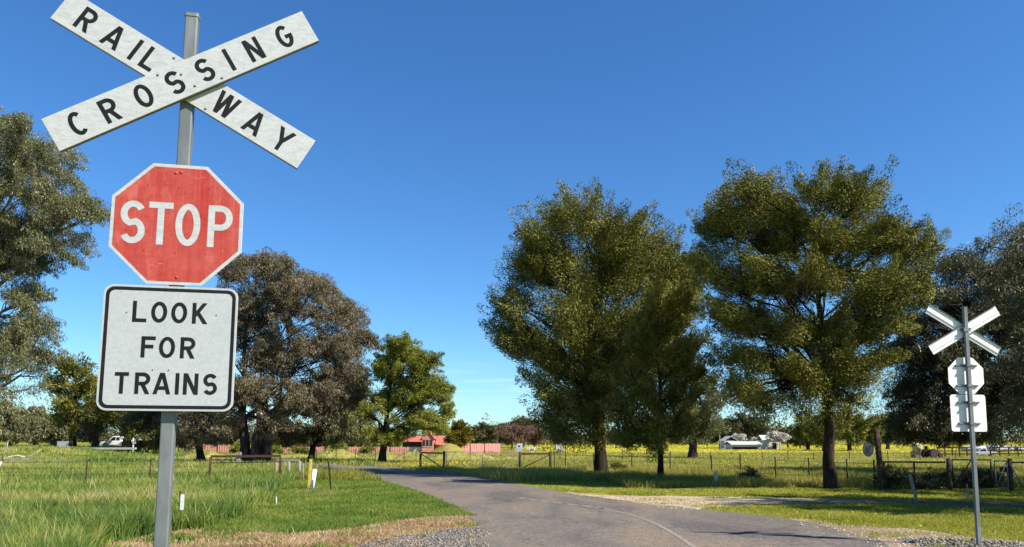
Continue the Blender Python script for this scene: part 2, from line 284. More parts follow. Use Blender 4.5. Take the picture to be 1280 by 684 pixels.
class MB:
    """collects shapes; faces carry a material slot"""
    def __init__(s): s.v = []; s.f = []; s.m = []; s.mi = 0; s.sm = []
    def poly(s, pts, smooth=False):
        b = len(s.v); s.v += [tuple(p) for p in pts]; s.f.append(tuple(range(b, b + len(pts)))); s.m.append(s.mi); s.sm.append(smooth)
    def raw(s, pts, faces, smooth=False):
        b = len(s.v); s.v += [tuple(p) for p in pts]
        for f in faces: s.f.append(tuple(i + b for i in f)); s.m.append(s.mi); s.sm.append(smooth)
    def box(s, c, d, rz=0, ry=0, rx=0):
        mt = Matrix.Rotation(rz, 3, 'Z') @ Matrix.Rotation(ry, 3, 'Y') @ Matrix.Rotation(rx, 3, 'X'); c = Vector(c)
        p = [c + mt @ Vector((d[0] / 2 * a, d[1] / 2 * b, d[2] / 2 * e)) for a in (-1, 1) for b in (-1, 1) for e in (-1, 1)]
        s.raw(p, [(0, 1, 3, 2), (4, 6, 7, 5), (0, 4, 5, 1), (2, 3, 7, 6), (0, 2, 6, 4), (1, 5, 7, 3)])
    def tube(s, pts, rad, k=8, caps=True, smooth=True):
        pts = [Vector(p) for p in pts]; rad = rad if hasattr(rad, '__len__') else [rad] * len(pts); V = []; F = []
        for i, p in enumerate(pts):
            t = (pts[min(i + 1, len(pts) - 1)] - pts[max(i - 1, 0)]).normalized()
            a = t.orthogonal().normalized() if i == 0 else (a - t * a.dot(t)).normalized()
            b = t.cross(a)
            V += [p + (a * math.cos(q) + b * math.sin(q)) * rad[i] for q in [2 * math.pi * j / k for j in range(k)]]
        for i in range(len(pts) - 1):
            for j in range(k):
                F.append((i * k + j, i * k + (j + 1) % k, (i + 1) * k + (j + 1) % k, (i + 1) * k + j))
        if caps: F += [tuple(range(k))[::-1], tuple((len(pts) - 1) * k + j for j in range(k))]
        s.raw(V, F, smooth)
    def bar(s, a, b, wd, hd, up=(0, 0, 1)):
        a = Vector(a); b = Vector(b); t = (b - a).normalized(); u = Vector(up); sd = t.cross(u)
        if sd.length < 1e-4: sd = t.orthogonal()
        sd.normalize(); u = sd.cross(t)
        p = [q + sd * wd / 2 * x + u * hd / 2 * y for q in (a, b) for x, y in ((-1, -1), (1, -1), (1, 1), (-1, 1))]
        s.raw(p, [(3, 2, 1, 0), (4, 5, 6, 7), (0, 1, 5, 4), (1, 2, 6, 5), (2, 3, 7, 6), (3, 0, 4, 7)])
    def prism(s, pts2, y0, y1, ax='xz'):
        """outline in x,z pushed from y0 to y1"""
        n = len(pts2); f = (lambda p, y: (p[0], y, p[1])) if ax == 'xz' else ((lambda p, y: (y, p[0], p[1])) if ax == 'yz' else (lambda p, y: (p[0], p[1], y)))
        V = [f(p, y0) for p in pts2] + [f(p, y1) for p in pts2]
        s.raw(V, [tuple(range(n)), tuple(range(2 * n - 1, n - 1, -1))] + [(i, i + n, (i + 1) % n + n, (i + 1) % n) for i in range(n)])
    def ball(s, c, r, sub=1, sq=(1, 1, 1), jit=0, rng=None):
        bm = bmesh.new(); bmesh.ops.create_icosphere(bm, subdivisions=sub, radius=1)
        V = [(c[0] + q.co.x * r * sq[0] * (1 + (rng.uniform(-jit, jit) if jit else 0)), c[1] + q.co.y * r * sq[1], c[2] + q.co.z * r * sq[2] * (1 + (rng.uniform(-jit, jit) if jit else 0))) for q in bm.verts]
        bm.verts.index_update(); F = [tuple(q.index for q in f.verts) for f in bm.faces]; bm.free(); s.raw(V, F, True)
    def build(s, name, mats, parent=None, fix=True, bevel=0):
        me = bpy.data.meshes.new(name); me.from_pydata([tuple(float(c) for c in q) for q in s.v], [], s.f)
        me.polygons.foreach_set('material_index', s.m); me.polygons.foreach_set('use_smooth', s.sm)
        if fix:
            bm = bmesh.new(); bm.from_mesh(me); bmesh.ops.recalc_face_normals(bm, faces=bm.faces); bm.to_mesh(me); bm.free()
        me.update(); o = link(name, me, mats, parent)
        if bevel:
            bv = o.modifiers.new('bevel', 'BEVEL'); bv.width = bevel; bv.segments = 2; bv.limit_method = 'ANGLE'
        return o

# ------------------------------------------------------------------ ground sheets
xs = np.unique(np.concatenate([np.linspace(-160, 160, 81), np.linspace(-4000, -160, 12), np.linspace(160, 4000, 12)]))
ys = np.unique(np.concatenate([np.linspace(-40, 160, 81), np.linspace(160, 6000, 16)]))
XX, YY = np.meshgrid(xs, ys); V = np.stack([XX, YY, gz(XX, YY)], -1).reshape(-1, 3)
# the earth mound by the red fence
nx = len(xs); ii = np.arange(len(ys) - 1)[:, None] * nx + np.arange(nx - 1)[None]; F = np.stack([ii, ii + 1, ii + nx + 1, ii + nx], -1).reshape(-1, 4)
structure(link('ground', npmesh('ground', V, [F], smooth=True), 'land'))
def smooth_px(pts, n=8):
    p = np.array(pts, float); out = []
    for i in range(len(p) - 1):
        a, b, c, d = p[max(i - 1, 0)], p[i], p[i + 1], p[min(i + 2, len(p) - 1)]
        for t in np.linspace(0, 1, n, endpoint=False):
            out.append(.5 * ((2 * b) + (c - a) * t + (2 * a - 5 * b + 4 * c - d) * t * t + (3 * b - a - 3 * c + d) * t ** 3))
    return np.array(out + [p[-1]])
def outline(pts, n=8, jit=0, seed=0, smooth=True):
    p = smooth_px(pts, n) if smooth else np.array(pts, float)
    g = ground(p[:, 0], p[:, 1])
    if jit:
        k = np.arange(len(g)) * 1.0
        g[:, 0] += (vn(k, 0 * k, 1.7, seed) - .5) * 2 * jit; g[:, 1] += (vn(k, 0 * k, 1.7, seed + 5) - .5) * 2 * jit
    return g
ROAD_L = [(595, 900), (597, 760), (597, 684), (597, 664), (590, 649), (572, 637), (547, 625), (520, 614), (480, 602), (440, 593.5), (400, 587.5), (350, 584), (280, 582), (150, 580.5), (-100, 580)]
ROAD_R = [(-100, 577), (150, 577.5), (280, 578), (400, 580.5), (440, 582), (480, 584), (530, 588), (580, 594), (625, 601), (655, 607), (700, 615), (760, 624.5), (830, 632.5), (900, 639.5), (950, 645), (1000, 652), (1060, 666), (1115, 684), (1270, 760), (1500, 900)]
road_poly = np.concatenate([outline(ROAD_L, 8, .05, 1), outline(ROAD_R, 8, .06, 2)])
def sheet_obj(name, poly, z, mat, kind='structure'):
    bm = bmesh.new(); vsx = [bm.verts.new((p[0], p[1], z)) for p in poly]; bm.faces.new(vsx)
    bmesh.ops.triangulate(bm, faces=bm.faces); bmesh.ops.recalc_face_normals(bm, faces=bm.faces)
    if sum(f.normal.z for f in bm.faces) < 0: bmesh.ops.reverse_faces(bm, faces=bm.faces)
    me = bpy.data.meshes.new(name); bm.to_mesh(me); bm.free(); return structure(link(name, me, mat))
sheet_obj('road', road_poly, .012, 'asphalt')
drive_poly = outline([(690, 614.5), (730, 618), (790, 620), (860, 621), (930, 622), (1000, 623), (1060, 624), (1130, 625.5), (1280, 628), (1700, 632), (1700, 644), (1280, 636), (1150, 632), (1060, 629.5), (1000, 629), (950, 631), (905, 633.5), (870, 637), (850, 637), (760, 627)], 6, .3, 3)
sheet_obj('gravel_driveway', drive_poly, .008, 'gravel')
dry_poly = outline([(60, 900), (90, 760), (110, 690), (160, 676), (220, 664), (300, 661), (380, 664), (430, 660), (480, 650), (540, 643.5), (585, 641), (604, 650), (604, 684), (604, 900)], 6, .12, 4)
sheet_obj('dry_verge', dry_poly, .004, 'straw_soil')
bal_poly = outline([(420, 900), (425, 760), (436, 690), (462, 679), (500, 672), (545, 666), (580, 660), (606, 662), (606, 690), (606, 900)], 6, .12, 6)
sheet_obj('ballast_bed', bal_poly, .008, 'ballast_bed')
edge_poly = outline([(985, 648), (1040, 654), (1100, 659), (1160, 664), (1220, 672), (1290, 681), (1420, 720), (1600, 900), (1480, 900), (1250, 760), (1110, 690), (1055, 669), (1000, 656)], 6, .12, 8)
sheet_obj('gravel_shoulder', edge_poly, .008, 'brown_edge')
bal2_poly = outline([(1120, 676), (1180, 674.5), (1240, 678), (1300, 684), (1420, 720), (1600, 900), (1500, 900), (1260, 745), (1160, 690)], 6, .1, 9)
sheet_obj('ballast_strip', bal2_poly, .012, 'ballast_bed')
# painted marks: pairs of short dashes, then one worn line
marks = MB()
cl = smooth_px([(646, 622.5), (690, 628.5), (740, 634.5), (775, 641), (800, 648), (822, 657), (845, 670), (866, 684), (905, 710)], 14)
cg = ground(cl[:, 0], cl[:, 1])
seg = np.concatenate([[0], np.cumsum(np.linalg.norm(np.diff(cg[:, :2], axis=0), axis=1))])
def along(s): return np.array([np.interp(s, seg, cg[:, k]) for k in (0, 1)])
def strip(a, b, wd, skew=0):
    st = np.linspace(a, b, max(2, int((b - a) / .25) + 1)); prev = None
    for q in st:
        p = along(q); t = along(min(q + .05, seg[-1])) - along(max(q - .05, 0)); t /= np.linalg.norm(t); nn = np.array([-t[1], t[0]])
        L_, R_ = p + nn * wd / 2 + t * skew, p - nn * wd / 2 - t * skew
        if prev is not None: marks.poly([(*prev[0], .017), (*prev[1], .017), (*R_, .017), (*L_, .017)])
        prev = (L_, R_)
full = float(np.interp(748, cl[:, 0], seg))
s_ = 0.1
while s_ < full: strip(s_, s_ + .40, .17, .0); s_ += .62
strip(full, seg[-1], .085)
structure(marks.build('road_marking', 'line', fix=False))
# mound
mc = onground(560, 80); mb = MB(); V = []; F = []
def mound_z(x, y):
    dx = (np.asarray(x, float) - mc[0]); dy = (np.asarray(y, float) - mc[1]); b_ = 0
    for ox, oy, rx, ry, h in ((0, 0, 3.6, 3.6, 1.75), (-3.6, .6, 3.4, 3.2, .95), (3.1, -.4, 3.6, 3.0, .75), (-7.4, 1.2, 3.6, 3, 1.0), (-12.5, 2, 4.4, 3, 1.35), (6.2, .4, 3.2, 2.6, .35), (-17.5, 3, 4.6, 3, .7), (-22.5, 3.5, 4.2, 3, 1.25), (-27.5, 4, 4.8, 3, .95)):
        b_ = np.maximum(b_, h * (1 - sstep(np.sqrt(((dx - ox) / rx) ** 2 + ((dy - oy) / ry) ** 2), 0, 1)))
    return np.where(b_ > .01, b_ + .35 * np.minimum(b_, 1) * (vn(dx + 90, dy + 90, .9, 3) - .45) + .12 * np.minimum(b_, 1) * (vn(dx + 90, dy + 90, .3, 4) - .5), -.05)
gx, gy = np.meshgrid(np.linspace(-34, 10, 200), np.linspace(-4.5, 8, 60)); gxf, gyf = gx.ravel() + mc[0], gy.ravel() + mc[1]
V = np.stack([gxf, gyf, gz(gxf, gyf) + mound_z(gxf, gyf)], 1); F = [(j * 200 + i, j * 200 + i + 1, j * 200 + i + 201, j * 200 + i + 200) for j in range(59) for i in range(199)]
mb.raw(V, F, True); M['mound'] = surf('mound_earth', [(.3, (.12, .14, .03)), (.5, (.22, .21, .05)), (.7, (.36, .25, .12))], .9, 1, None, .3, spec=0)
structure(mb.build('mound', 'mound'))

# ------------------------------------------------------------------ grass, flowers, stones (nobody could count them)
rng = np.random.default_rng(7)
def blades(name, P, h, wd, lean, att, mat, two=True):
    n = len(P); h = np.broadcast_to(h, n); wd = np.broadcast_to(wd, n)
    a = rng.uniform(0, 2 * np.pi, n); s = np.stack([np.cos(a), np.sin(a), 0 * a], 1) * wd[:, None] / 2
    b = rng.uniform(0, 2 * np.pi, n); ln = np.stack([np.cos(b), np.sin(b), 0 * b], 1) * (h * lean * rng.uniform(.2, 1, n))[:, None]
    z = np.array([0, 0, 1.]); H = h[:, None]
    if two:
        V = np.stack([P - s, P + s, P + z * H * .55 + ln * .35 + s * .75, P + z * H * .55 + ln * .35 - s * .75, P + z * H * .97 + ln], 1).reshape(-1, 3)
        i = np.arange(n)[:, None] * 5; me = npmesh(name, V, [i + np.array([0, 1, 2, 3]), i + np.array([3, 2, 4])], np.repeat(att, 5))
    else:
        V = np.stack([P - s, P + s, P + z * H + ln], 1).reshape(-1, 3)
        i = np.arange(n)[:, None] * 3; me = npmesh(name, V, [i + np.array([0, 1, 2])], np.repeat(att, 3))
    return link(name, me, mat)
def scatter(n, u0, u1, v0, v1, pw=1.0):
    """ground points, thinning with distance"""
    v = v0 + (v1 - v0) * rng.uniform(0, 1, n) ** pw; u = rng.uniform(u0, u1, n); return ground(u, v)
def notin(P, *polys):
    k = np.ones(len(P), bool)
    for q in polys: k &= ~inside(P[:, 0], P[:, 1], q)
    return P[k]
def isin(P, q): return P[inside(P[:, 0], P[:, 1], q)]
lawn_poly = outline([(255, 664), (300, 648), (335, 630), (352, 612), (372, 600), (402, 588.5), (440, 594), (480, 602), (520, 614), (547, 625), (572, 637), (590, 645), (560, 646), (520, 648), (470, 656), (420, 663), (370, 667)], 6)
# tall grass of the near field
P = scatter(300000, -160, 470, 553.5, 800, 1.35)
P = notin(P, road_poly, lawn_poly, bal_poly); P = P[(P[:, 1] < 150) & (P[:, 1] > 6)]
indry = inside(P[:, 0], P[:, 1], dry_poly); P = P[~indry | (rng.uniform(0, 1, len(P)) < .25 * sstep(vn(P[:, 0], P[:, 1], .5, 15), .6, .85))]
d = P[:, 1]; pt = .6 * vn(P[:, 0], P[:, 1], 1.6, 1) + .4 * vn(P[:, 0], P[:, 1], .5, 2); pb = vn(P[:, 0], P[:, 1], 5, 3)
hh = (.20 + .30 * pt + .12 * pb) * rng.uniform(.6, 1.15, len(P))
hh = hh * np.where(inside(P[:, 0], P[:, 1], dry_poly), .35, 1)
att = np.clip(.35 + .75 * (vn(P[:, 0] * .6, P[:, 1], 2.0, 5) - .5) + .55 * (vn(P[:, 0], P[:, 1], .7, 6) - .5) * sstep(d, 40, 10) + .30 * (pb - .5) + rng.normal(0, .19, len(P)) + .10 * sstep(d, 14, 40), 0, 1)
o = blades('tall_grass', P, hh, .010 + .00085 * d, .8, att, 'grass_tall'); tag(o, 'tall green and yellow grass filling the field behind the wire fence', 'grass', kind='stuff')
# dry seed stalks standing out of it
P = scatter(5500, -160, 400, 560, 800, 1.3); P = notin(P, road_poly, lawn_poly, dry_poly, bal_poly); P = P[(P[:, 1] < 80) & (P[:, 1] > 6)]; P = P[vn(P[:, 0], P[:, 1], 1.3, 16) > .35]
o = blades('seed_stalks', P, rng.uniform(.40, .72, len(P)), .006 + .0006 * P[:, 1], .45, rng.uniform(.7, 1, len(P)), 'grass_tall'); tag(o, 'dry pale seed stalks standing out of the tall grass', 'grass', kind='stuff')
# mown lawn by the bend
P = scatter(230000, 200, 640, 586, 672); P = np.concatenate([isin(P, lawn_poly), (lambda q: q[rng.uniform(0, 1, len(q)) < .6 * sstep(.5 * vn(q[:, 0], q[:, 1] * 1.5, .9, 13) + .5 * vn(q[:, 0], q[:, 1], .28, 14), .50, .72)])(notin(isin(scatter(90000, 100, 640, 636, 800, 1.1), dry_poly), bal_poly))]); d = P[:, 1]
pt = vn(P[:, 0], P[:, 1], .8, 11)
hh = (.035 + .085 * vn(P[:, 0], P[:, 1], .45, 12)) * rng.uniform(.5, 1.3, len(P)); att = np.clip(.25 + .5 * pt + rng.normal(0, .16, len(P)), 0, 1)
o = blades('lawn_grass', P, hh, .008 + .0007 * d, 1.0, att, 'grass_lawn', False); tag(o, 'short bright green grass on the inside of the road bend', 'grass', kind='stuff')
# verges across the road
P = scatter(260000, 560, 1420, 580, 700); P = notin(P, road_poly, dry_poly, bal_poly, lawn_poly)
soft = inside(P[:, 0], P[:, 1], drive_poly) | inside(P[:, 0], P[:, 1], edge_poly) | inside(P[:, 0], P[:, 1], bal2_poly)
P = P[~soft | (rng.uniform(0, 1, len(P)) < .4 * sstep(.6 * vn(P[:, 0] * .6, P[:, 1] * 1.6, .8, 23) + .4 * vn(P[:, 0], P[:, 1], .25, 24), .54, .72))]; d = P[:, 1]
P = P[(P[:, 0] > -9) & ((P[:, 0] > 3) | (P[:, 1] > 24))]; d = P[:, 1]; P = P[d < 31 + .0 * d]; d = P[:, 1]
hh = (.02 + .055 * vn(P[:, 0], P[:, 1], .6, 22)) * rng.uniform(.5, 1.3, len(P)); att = np.clip(.2 + .55 * vn(P[:, 0] * .6, P[:, 1], 1.3, 21) + rng.normal(0, .17, len(P)), 0, 1)
o = blades('verge_grass', P, hh, .008 + .0007 * d, 1.1, att, 'grass_verge', False); tag(o, 'short yellow-green grass on the verge around the driveway', 'grass', kind='stuff')
# paddock behind the fences
P = scatter(360000, 250, 1420, 553.2, 610, .9); P = notin(P, road_poly, drive_poly); P = P[(P[:, 1] < 190) & ((P[:, 1] > 31) | ((P[:, 0] > 4) & (P[:, 1] > 25.5)))]
d = P[:, 1]; tallb = sstep(d, 46, 34)
hh = (.10 + .22 * vn(P[:, 0], P[:, 1], 1.2, 31) + .22 * tallb * vn(P[:, 0], P[:, 1], 2, 30)) * rng.uniform(.5, 1.2, len(P))
att = np.clip(.15 + .55 * vn(P[:, 0] * .35, P[:, 1], 4, 32) + .25 * (vn(P[:, 0] * .2, P[:, 1], 16, 33) - .4) + rng.normal(0, .16, len(P)) - .12 * tallb, 0, 1)
mz = mound_z(P[:, 0], P[:, 1]); P[:, 2] += np.maximum(mz, 0)
o = blades('paddock_grass', P, hh, .010 + .0009 * d, .9, att, 'grass_field', False); tag(o, 'rough green herbage of the wide flowering paddock', 'grass', kind='stuff')
# yellow flowers
Pf = np.concatenate([scatter(190000, 560, 1450, 556.3, 567, .9), scatter(40000, 520, 1450, 564, 592, 1.1)])
d = Pf[:, 1]; band = sstep(d, 122, 145) * sstep(Pf[:, 0], -2, 12)
keep = rng.uniform(0, 1, len(Pf)) < np.clip(.75 * band * sstep(vn(Pf[:, 0] * .25, Pf[:, 1], 9, 41), .18, .55) + (1 - band) * sstep(Pf[:, 0], 2, 12) * .15 * sstep(vn(Pf[:, 0] * .35, Pf[:, 1], 6, 42), .5, .8), 0, 1)
Pf = Pf[keep & (d > 33) & (d < 330)]; Pf = notin(Pf, road_poly)
P2 = scatter(1500, 500, 600, 583, 588); P2 = notin(P2, road_poly); P2 = P2[(rng.uniform(0, 1, len(P2)) < sstep(vn(P2[:, 0], P2[:, 1], 3, 44), .3, .6))]
P3 = scatter(160, 960, 1240, 636, 668); P3 = notin(P3, road_poly, drive_poly, edge_poly); P3 = P3[vn(P3[:, 0], P3[:, 1], .9, 45) > .7]
Pf = np.concatenate([Pf, P2, P3])
n_ = len(Pf); d = Pf[:, 1]; s = (.012 + .00056 * d) * rng.uniform(.6, 1.3, n_)
c = Pf + np.stack([0 * d, 0 * d, np.where(d > 31, rng.uniform(.12, .34, n_), .06)], 1); a = rng.uniform(0, 6.28, n_)
e1 = np.stack([np.cos(a), np.sin(a), rng.uniform(-.5, .5, n_)], 1) * s[:, None]; e2 = np.stack([-np.sin(a) * .8, np.cos(a) * .8, rng.uniform(-.7, .7, n_)], 1) * s[:, None]
V = np.stack([c - e1, c - e2, c + e1, c + e2], 1).reshape(-1, 3)
o = link('flower_carpet', npmesh('flower_carpet', V, [np.arange(n_)[:, None] * 4 + np.arange(4)], np.repeat(rng.uniform(0, 1, n_), 4)), 'flower')
tag(o, 'yellow wildflowers spread over the paddock in a bright band', 'flowers', kind='stuff')
# dry straw
P = np.concatenate([isin(scatter(150000, 40, 640, 638, 800, 1.2), dry_poly), (lambda q: q[rng.uniform(0, 1, len(q)) < .5 * sstep(vn(q[:, 0], q[:, 1], .4, 52), .45, .8)])(notin(scatter(26000, 150, 640, 630, 690), road_poly)), isin(scatter(16000, 360, 430, 606, 622), outline([(368, 616), (380, 610), (400, 609), (420, 614), (428, 617), (400, 621), (375, 621)], 4))])
P = notin(P, road_poly); P = P[~inside(P[:, 0], P[:, 1], bal_poly) | (rng.uniform(0, 1, len(P)) < .55 * sstep(vn(P[:, 0], P[:, 1], .6, 63), .4, .75))]; d = P[:, 1]
att = np.clip(.15 + .6 * vn(P[:, 0], P[:, 1], .7, 51) + rng.normal(0, .2, len(P)), 0, 1)
o = blades('dry_grass', P, rng.uniform(.01, .06, len(P)), .008 + .0006 * d, 1.6, att, 'grass_dry', False); tag(o, 'dry tan straw on the roadside in front of the lawn', 'dry grass', kind='stuff')
# stones
def stones(name, P, size, mat, label, rough=.35):
    ico = bmesh.new(); bmesh.ops.create_icosphere(ico, subdivisions=1, radius=1); iv = np.array([q.co[:] for q in ico.verts]); ico.verts.index_update()
    fi = np.array([[q.index for q in f.verts] for f in ico.faces]); ico.free()
    keepv = None
    n = len(P); k = len(iv); s = size * rng.uniform(.45, 1.2, n)
    V = iv[None] * (1 + rng.uniform(-rough, rough, (n, k, 1))) * (s[:, None, None] * rng.uniform(.6, 1.1, (n, 1, 3))) + P[:, None, :] + np.array([0, 0, 1]) * (s * .35)[:, None, None]
    F = (np.arange(n)[:, None, None] * k + fi[None]).reshape(-1, 3)
    o = link(name, npmesh(name, V.reshape(-1, 3), [F], np.repeat(rng.uniform(0, 1, n), k)), mat); return tag(o, label, 'stones', kind='stuff')
P = isin(scatter(15000, 410, 612, 656, 760), bal_poly); P = P[vn(P[:, 0], P[:, 1], .5, 61) > .25]; P[:, 2] += .01
stones('ballast_stones', P, .017, 'stone', 'loose dark grey ballast stones at the near road edge')
P = isin(scatter(6000, 1090, 1420, 672, 760), bal2_poly); P[:, 2] += .012
stones('ballast_gravel', P, .026, 'stone', 'grey ballast stones around the foot of the farther crossing sign')
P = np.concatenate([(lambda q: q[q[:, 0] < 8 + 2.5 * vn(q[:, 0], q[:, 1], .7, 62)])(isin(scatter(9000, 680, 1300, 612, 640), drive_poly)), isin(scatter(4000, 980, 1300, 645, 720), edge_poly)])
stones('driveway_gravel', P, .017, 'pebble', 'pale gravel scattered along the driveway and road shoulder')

# ------------------------------------------------------------------ trees
def unit(a): return a / (np.linalg.norm(a, axis=-1, keepdims=True) + 1e-9)
def leaves(C, rad, per, L, W, mode, rg, flat=.7, outv=None):
    """many small leaf faces gathered in sprays; outv = way each spray points"""
    n = len(C); idx = np.repeat(np.arange(n), per); N = len(idx); up = np.array([0, 0, 1.])
    rd = rg.normal(0, 1, (N, 3)); rc = rad[idx][:, None]
    if outv is None:
        off = unit(rg.normal(0, 1, (N, 3))) * rg.uniform(.12, 1, (N, 1)) ** .5; off[:, 2] *= flat
        pos = C[idx] + off * rc; side = off; ax = unit(rd)
    else:
        ax = outv[idx]; t = rg.uniform(-1, 1, (N, 1)); th = .53 * np.sqrt(np.maximum(.06, 1 - ((t + .25) / 1.3) ** 2))
        side = rg.normal(0, 1, (N, 3)); side = unit(side - ax * (side * ax).sum(1, keepdims=True)) * rg.uniform(.15, 1, (N, 1)) ** .5
        bend = (t * .5 + .5) ** 2 * (.35 if mode == 'pine' else -.45)
        pos = C[idx] + (ax * t * 1.28 + side * th + up * bend) * rc
    nr = unit(unit(side) * .7 + up * .35 + rg.normal(0, .36, (N, 3)))
    if mode == 'pine': dr = ax * .9 + unit(side) * .35 + up * .3 + rd * .3
    elif mode == 'gum': dr = -up * .9 + rd * .45; nr = unit(nr + rg.normal(0, .3, (N, 3)))
    else: dr = ax * .5 + rd
    dr = unit(dr - .8 * nr * (dr * nr).sum(1, keepdims=True))
    sd = unit(np.cross(dr, nr)); Ls = L * rg.uniform(.55, 1.4, N)[:, None]; Ws = W * rg.uniform(.6, 1.3, N)[:, None]
    mid = pos + dr * Ls * .45
    V = np.stack([pos, mid + sd * Ws / 2, pos + dr * Ls, mid - sd * Ws / 2], 1).reshape(-1, 3)
    ca = rg.uniform(0, 1, n); att = np.clip(.5 * ca[idx] + .5 * rg.uniform(0, 1, N), 0, 1)
    return V, np.repeat(att, 4)
def crown_clumps(lobes, nclump, rg, shell=.35, ff=.28):
    """lobes (k,6): centre, radii -> clump centres spread through them, denser to the outside"""
    vol = (lobes[:, 3] * lobes[:, 4] * lobes[:, 5]) ** .72; cnt = np.maximum(3, np.round(nclump * vol / vol.sum())).astype(int)
    out = []; own = []
    for q, (lb, k) in enumerate(zip(lobes, cnt)):
        dd = unit(rg.normal(0, 1, (k, 3))); dd[:, 2] = np.where((dd[:, 2] < -.3) & (rg.uniform(0, 1, k) < .5), -dd[:, 2], dd[:, 2])
        k2 = max(3, k // 4); d2 = dd[:k2]
        rr_ = (shell + (1 - shell) * rg.uniform(0, 1, k2) ** .5)[:, None]
        sub = lb[:3] + d2 * rr_ * lb[3:]; pick = rg.integers(0, k2, k)
        jit = rg.normal(0, .15, (k, 3)) * lb[3:]
        pts = sub[pick] + jit; fill = rg.uniform(0, 1, k) < ff
        pts[fill] = (lb[:3] + dd * (rg.uniform(0, 1, (k, 1)) ** .4) * lb[3:])[fill]
        out.append(pts); own += [q] * k
    return np.concatenate(out), np.array(own)
def wobble(a, b, n, amp, rg, sag=0):
    a = np.asarray(a, float); b = np.asarray(b, float); t = np.linspace(0, 1, n)[:, None]; p = a + (b - a) * t
    L_ = np.linalg.norm(b - a); w_ = rg.normal(0, amp * L_, (n, 3)) * np.sin(np.pi * t); p = p + w_; p[:, 2] += (np.sin(np.pi * t[:, 0]) * sag * L_); return p
def tree(name, label, base, Y, px, leaf, bark, tr, mode='gum', n=60000, nclump=420, cr=.8, L=.24, W=.07, seed=1, group=None, stems=None, top=None, depth=.8, dup=True, flat=.7, twig=3, cat='tree', minlimb=.22, shell=.35, fill=.28):
    rg = np.random.default_rng(seed); b = onground(base, Y) if not hasattr(base, '__len__') else np.array(base, float)
    lob = []
    for (u, v, ru, rv) in px:
        c = D(u, v, Y); k = Y / FPX; lob.append([c[0], c[1], c[2], ru * k, .5 * (ru + rv) * k, rv * k])
    lob = np.array(lob); ax = lob[:, 0].mean() * .5 + b[0] * .5
    allb = []
    spread = max(1e-3, np.abs(lob[:, 0] - ax).max())
    for q in lob:
        h = q[0] - ax; room = math.sqrt(max(0, spread ** 2 - h * h)) * depth
        if dup:
            for s in (-1, 1):
                dy = s * room * rg.uniform(.25, .8); k = min(1., (Y + dy) / Y); e = q.copy(); e[1] += dy; e[0] *= k; e[2] = CAMZ + (e[2] - CAMZ) * k + rg.uniform(-.3, .1) * q[5]; e[3:] *= k; allb.append(e)
            dy = rg.uniform(-.2, .2) * room; k = min(1., (Y + dy) / Y); e = q.copy(); e[1] += dy; e[0] *= k; e[2] = CAMZ + (e[2] - CAMZ) * k; allb.append(e)
        else:
            e = q.copy(); e[1] += rg.uniform(-.6, .6) * room; allb.append(e)
    allb = np.array(allb); allb[:, 3:] *= .80
    C, own = crown_clumps(allb, nclump, rg, shell, fill); rad = cr * rg.uniform(.55, 1.35, len(C))
    per = max(3, n // len(C)); hub = np.array([ax, b[1], 0]); hub = hub + (C - hub) * np.array([0, 0, 1.]) - np.array([0, 0, 1.]) * .25 * lob[:, 3].max()
    ov = unit(unit(C - hub) * .75 + np.array([0, 0, .24 if mode == 'pine' else (-.25 if mode == 'gum' else .15)]) + rg.normal(0, .38, C.shape))
    V, att = leaves(C, rad, per, L, W, mode, rg, flat, ov)
    root = thing(name, label, cat, b, 0, group)
    V = V - b
    crown = link('crown', npmesh('crown', V, [np.arange(len(V) // 4)[:, None] * 4 + np.arange(4)], att), leaf, root)
    # trunk and limbs
    tb = MB(); zt = (lob[:, 2].max() - b[2]); hi = top if top else .78 * zt
    tips = stems if stems else [(0, 0, 1.0)]
    ctr = np.array([ax - b[0], lob[:, 1].mean() - b[1]])
    trunks = []
    for (dx, dy, f) in tips:
        end = np.array([ctr[0] * .8 + dx * 2.2, dy * 2.2, hi * f]); k = 9
        p = wobble((dx, dy, -.15), end, k, .009, rg); r_ = tr * f * np.linspace(1, .18, k) ** .9; r_[0] *= 1.35
        tb.tube(p, r_, 9, False); trunks.append((p, r_))
    for qi in range(len(allb)):
        tgt = allb[qi][:3] - b; p, r_ = trunks[qi % len(trunks)]
        hz = np.linalg.norm(tgt[:2] - ctr * .5); zz = np.clip(tgt[2] - hz * .6 - .3, minlimb * zt, hi * .95)
        j = np.interp(zz, p[:, 2], np.arange(len(p))); j0 = int(j); f = j - j0; j1 = min(j0 + 1, len(p) - 1)
        st = p[j0] * (1 - f) + p[j1] * f; rs = (r_[j0] * (1 - f) + r_[j1] * f) * .34
        lp = wobble(st, tgt, 6, .035, rg, .06); tb.tube(lp, np.linspace(max(rs, .03), .022, 6), 6, False)
        for ci in np.where(own == qi)[0][:twig]:
            tw = wobble(lp[rg.integers(2, 5)], C[ci] - b, 4, .05, rg); tb.tube(tw, np.linspace(.03, .008, 4), 4, False)
    tb.build('trunk', bark, root, fix=False)
    return root
GB = 'trees along the road and paddock'
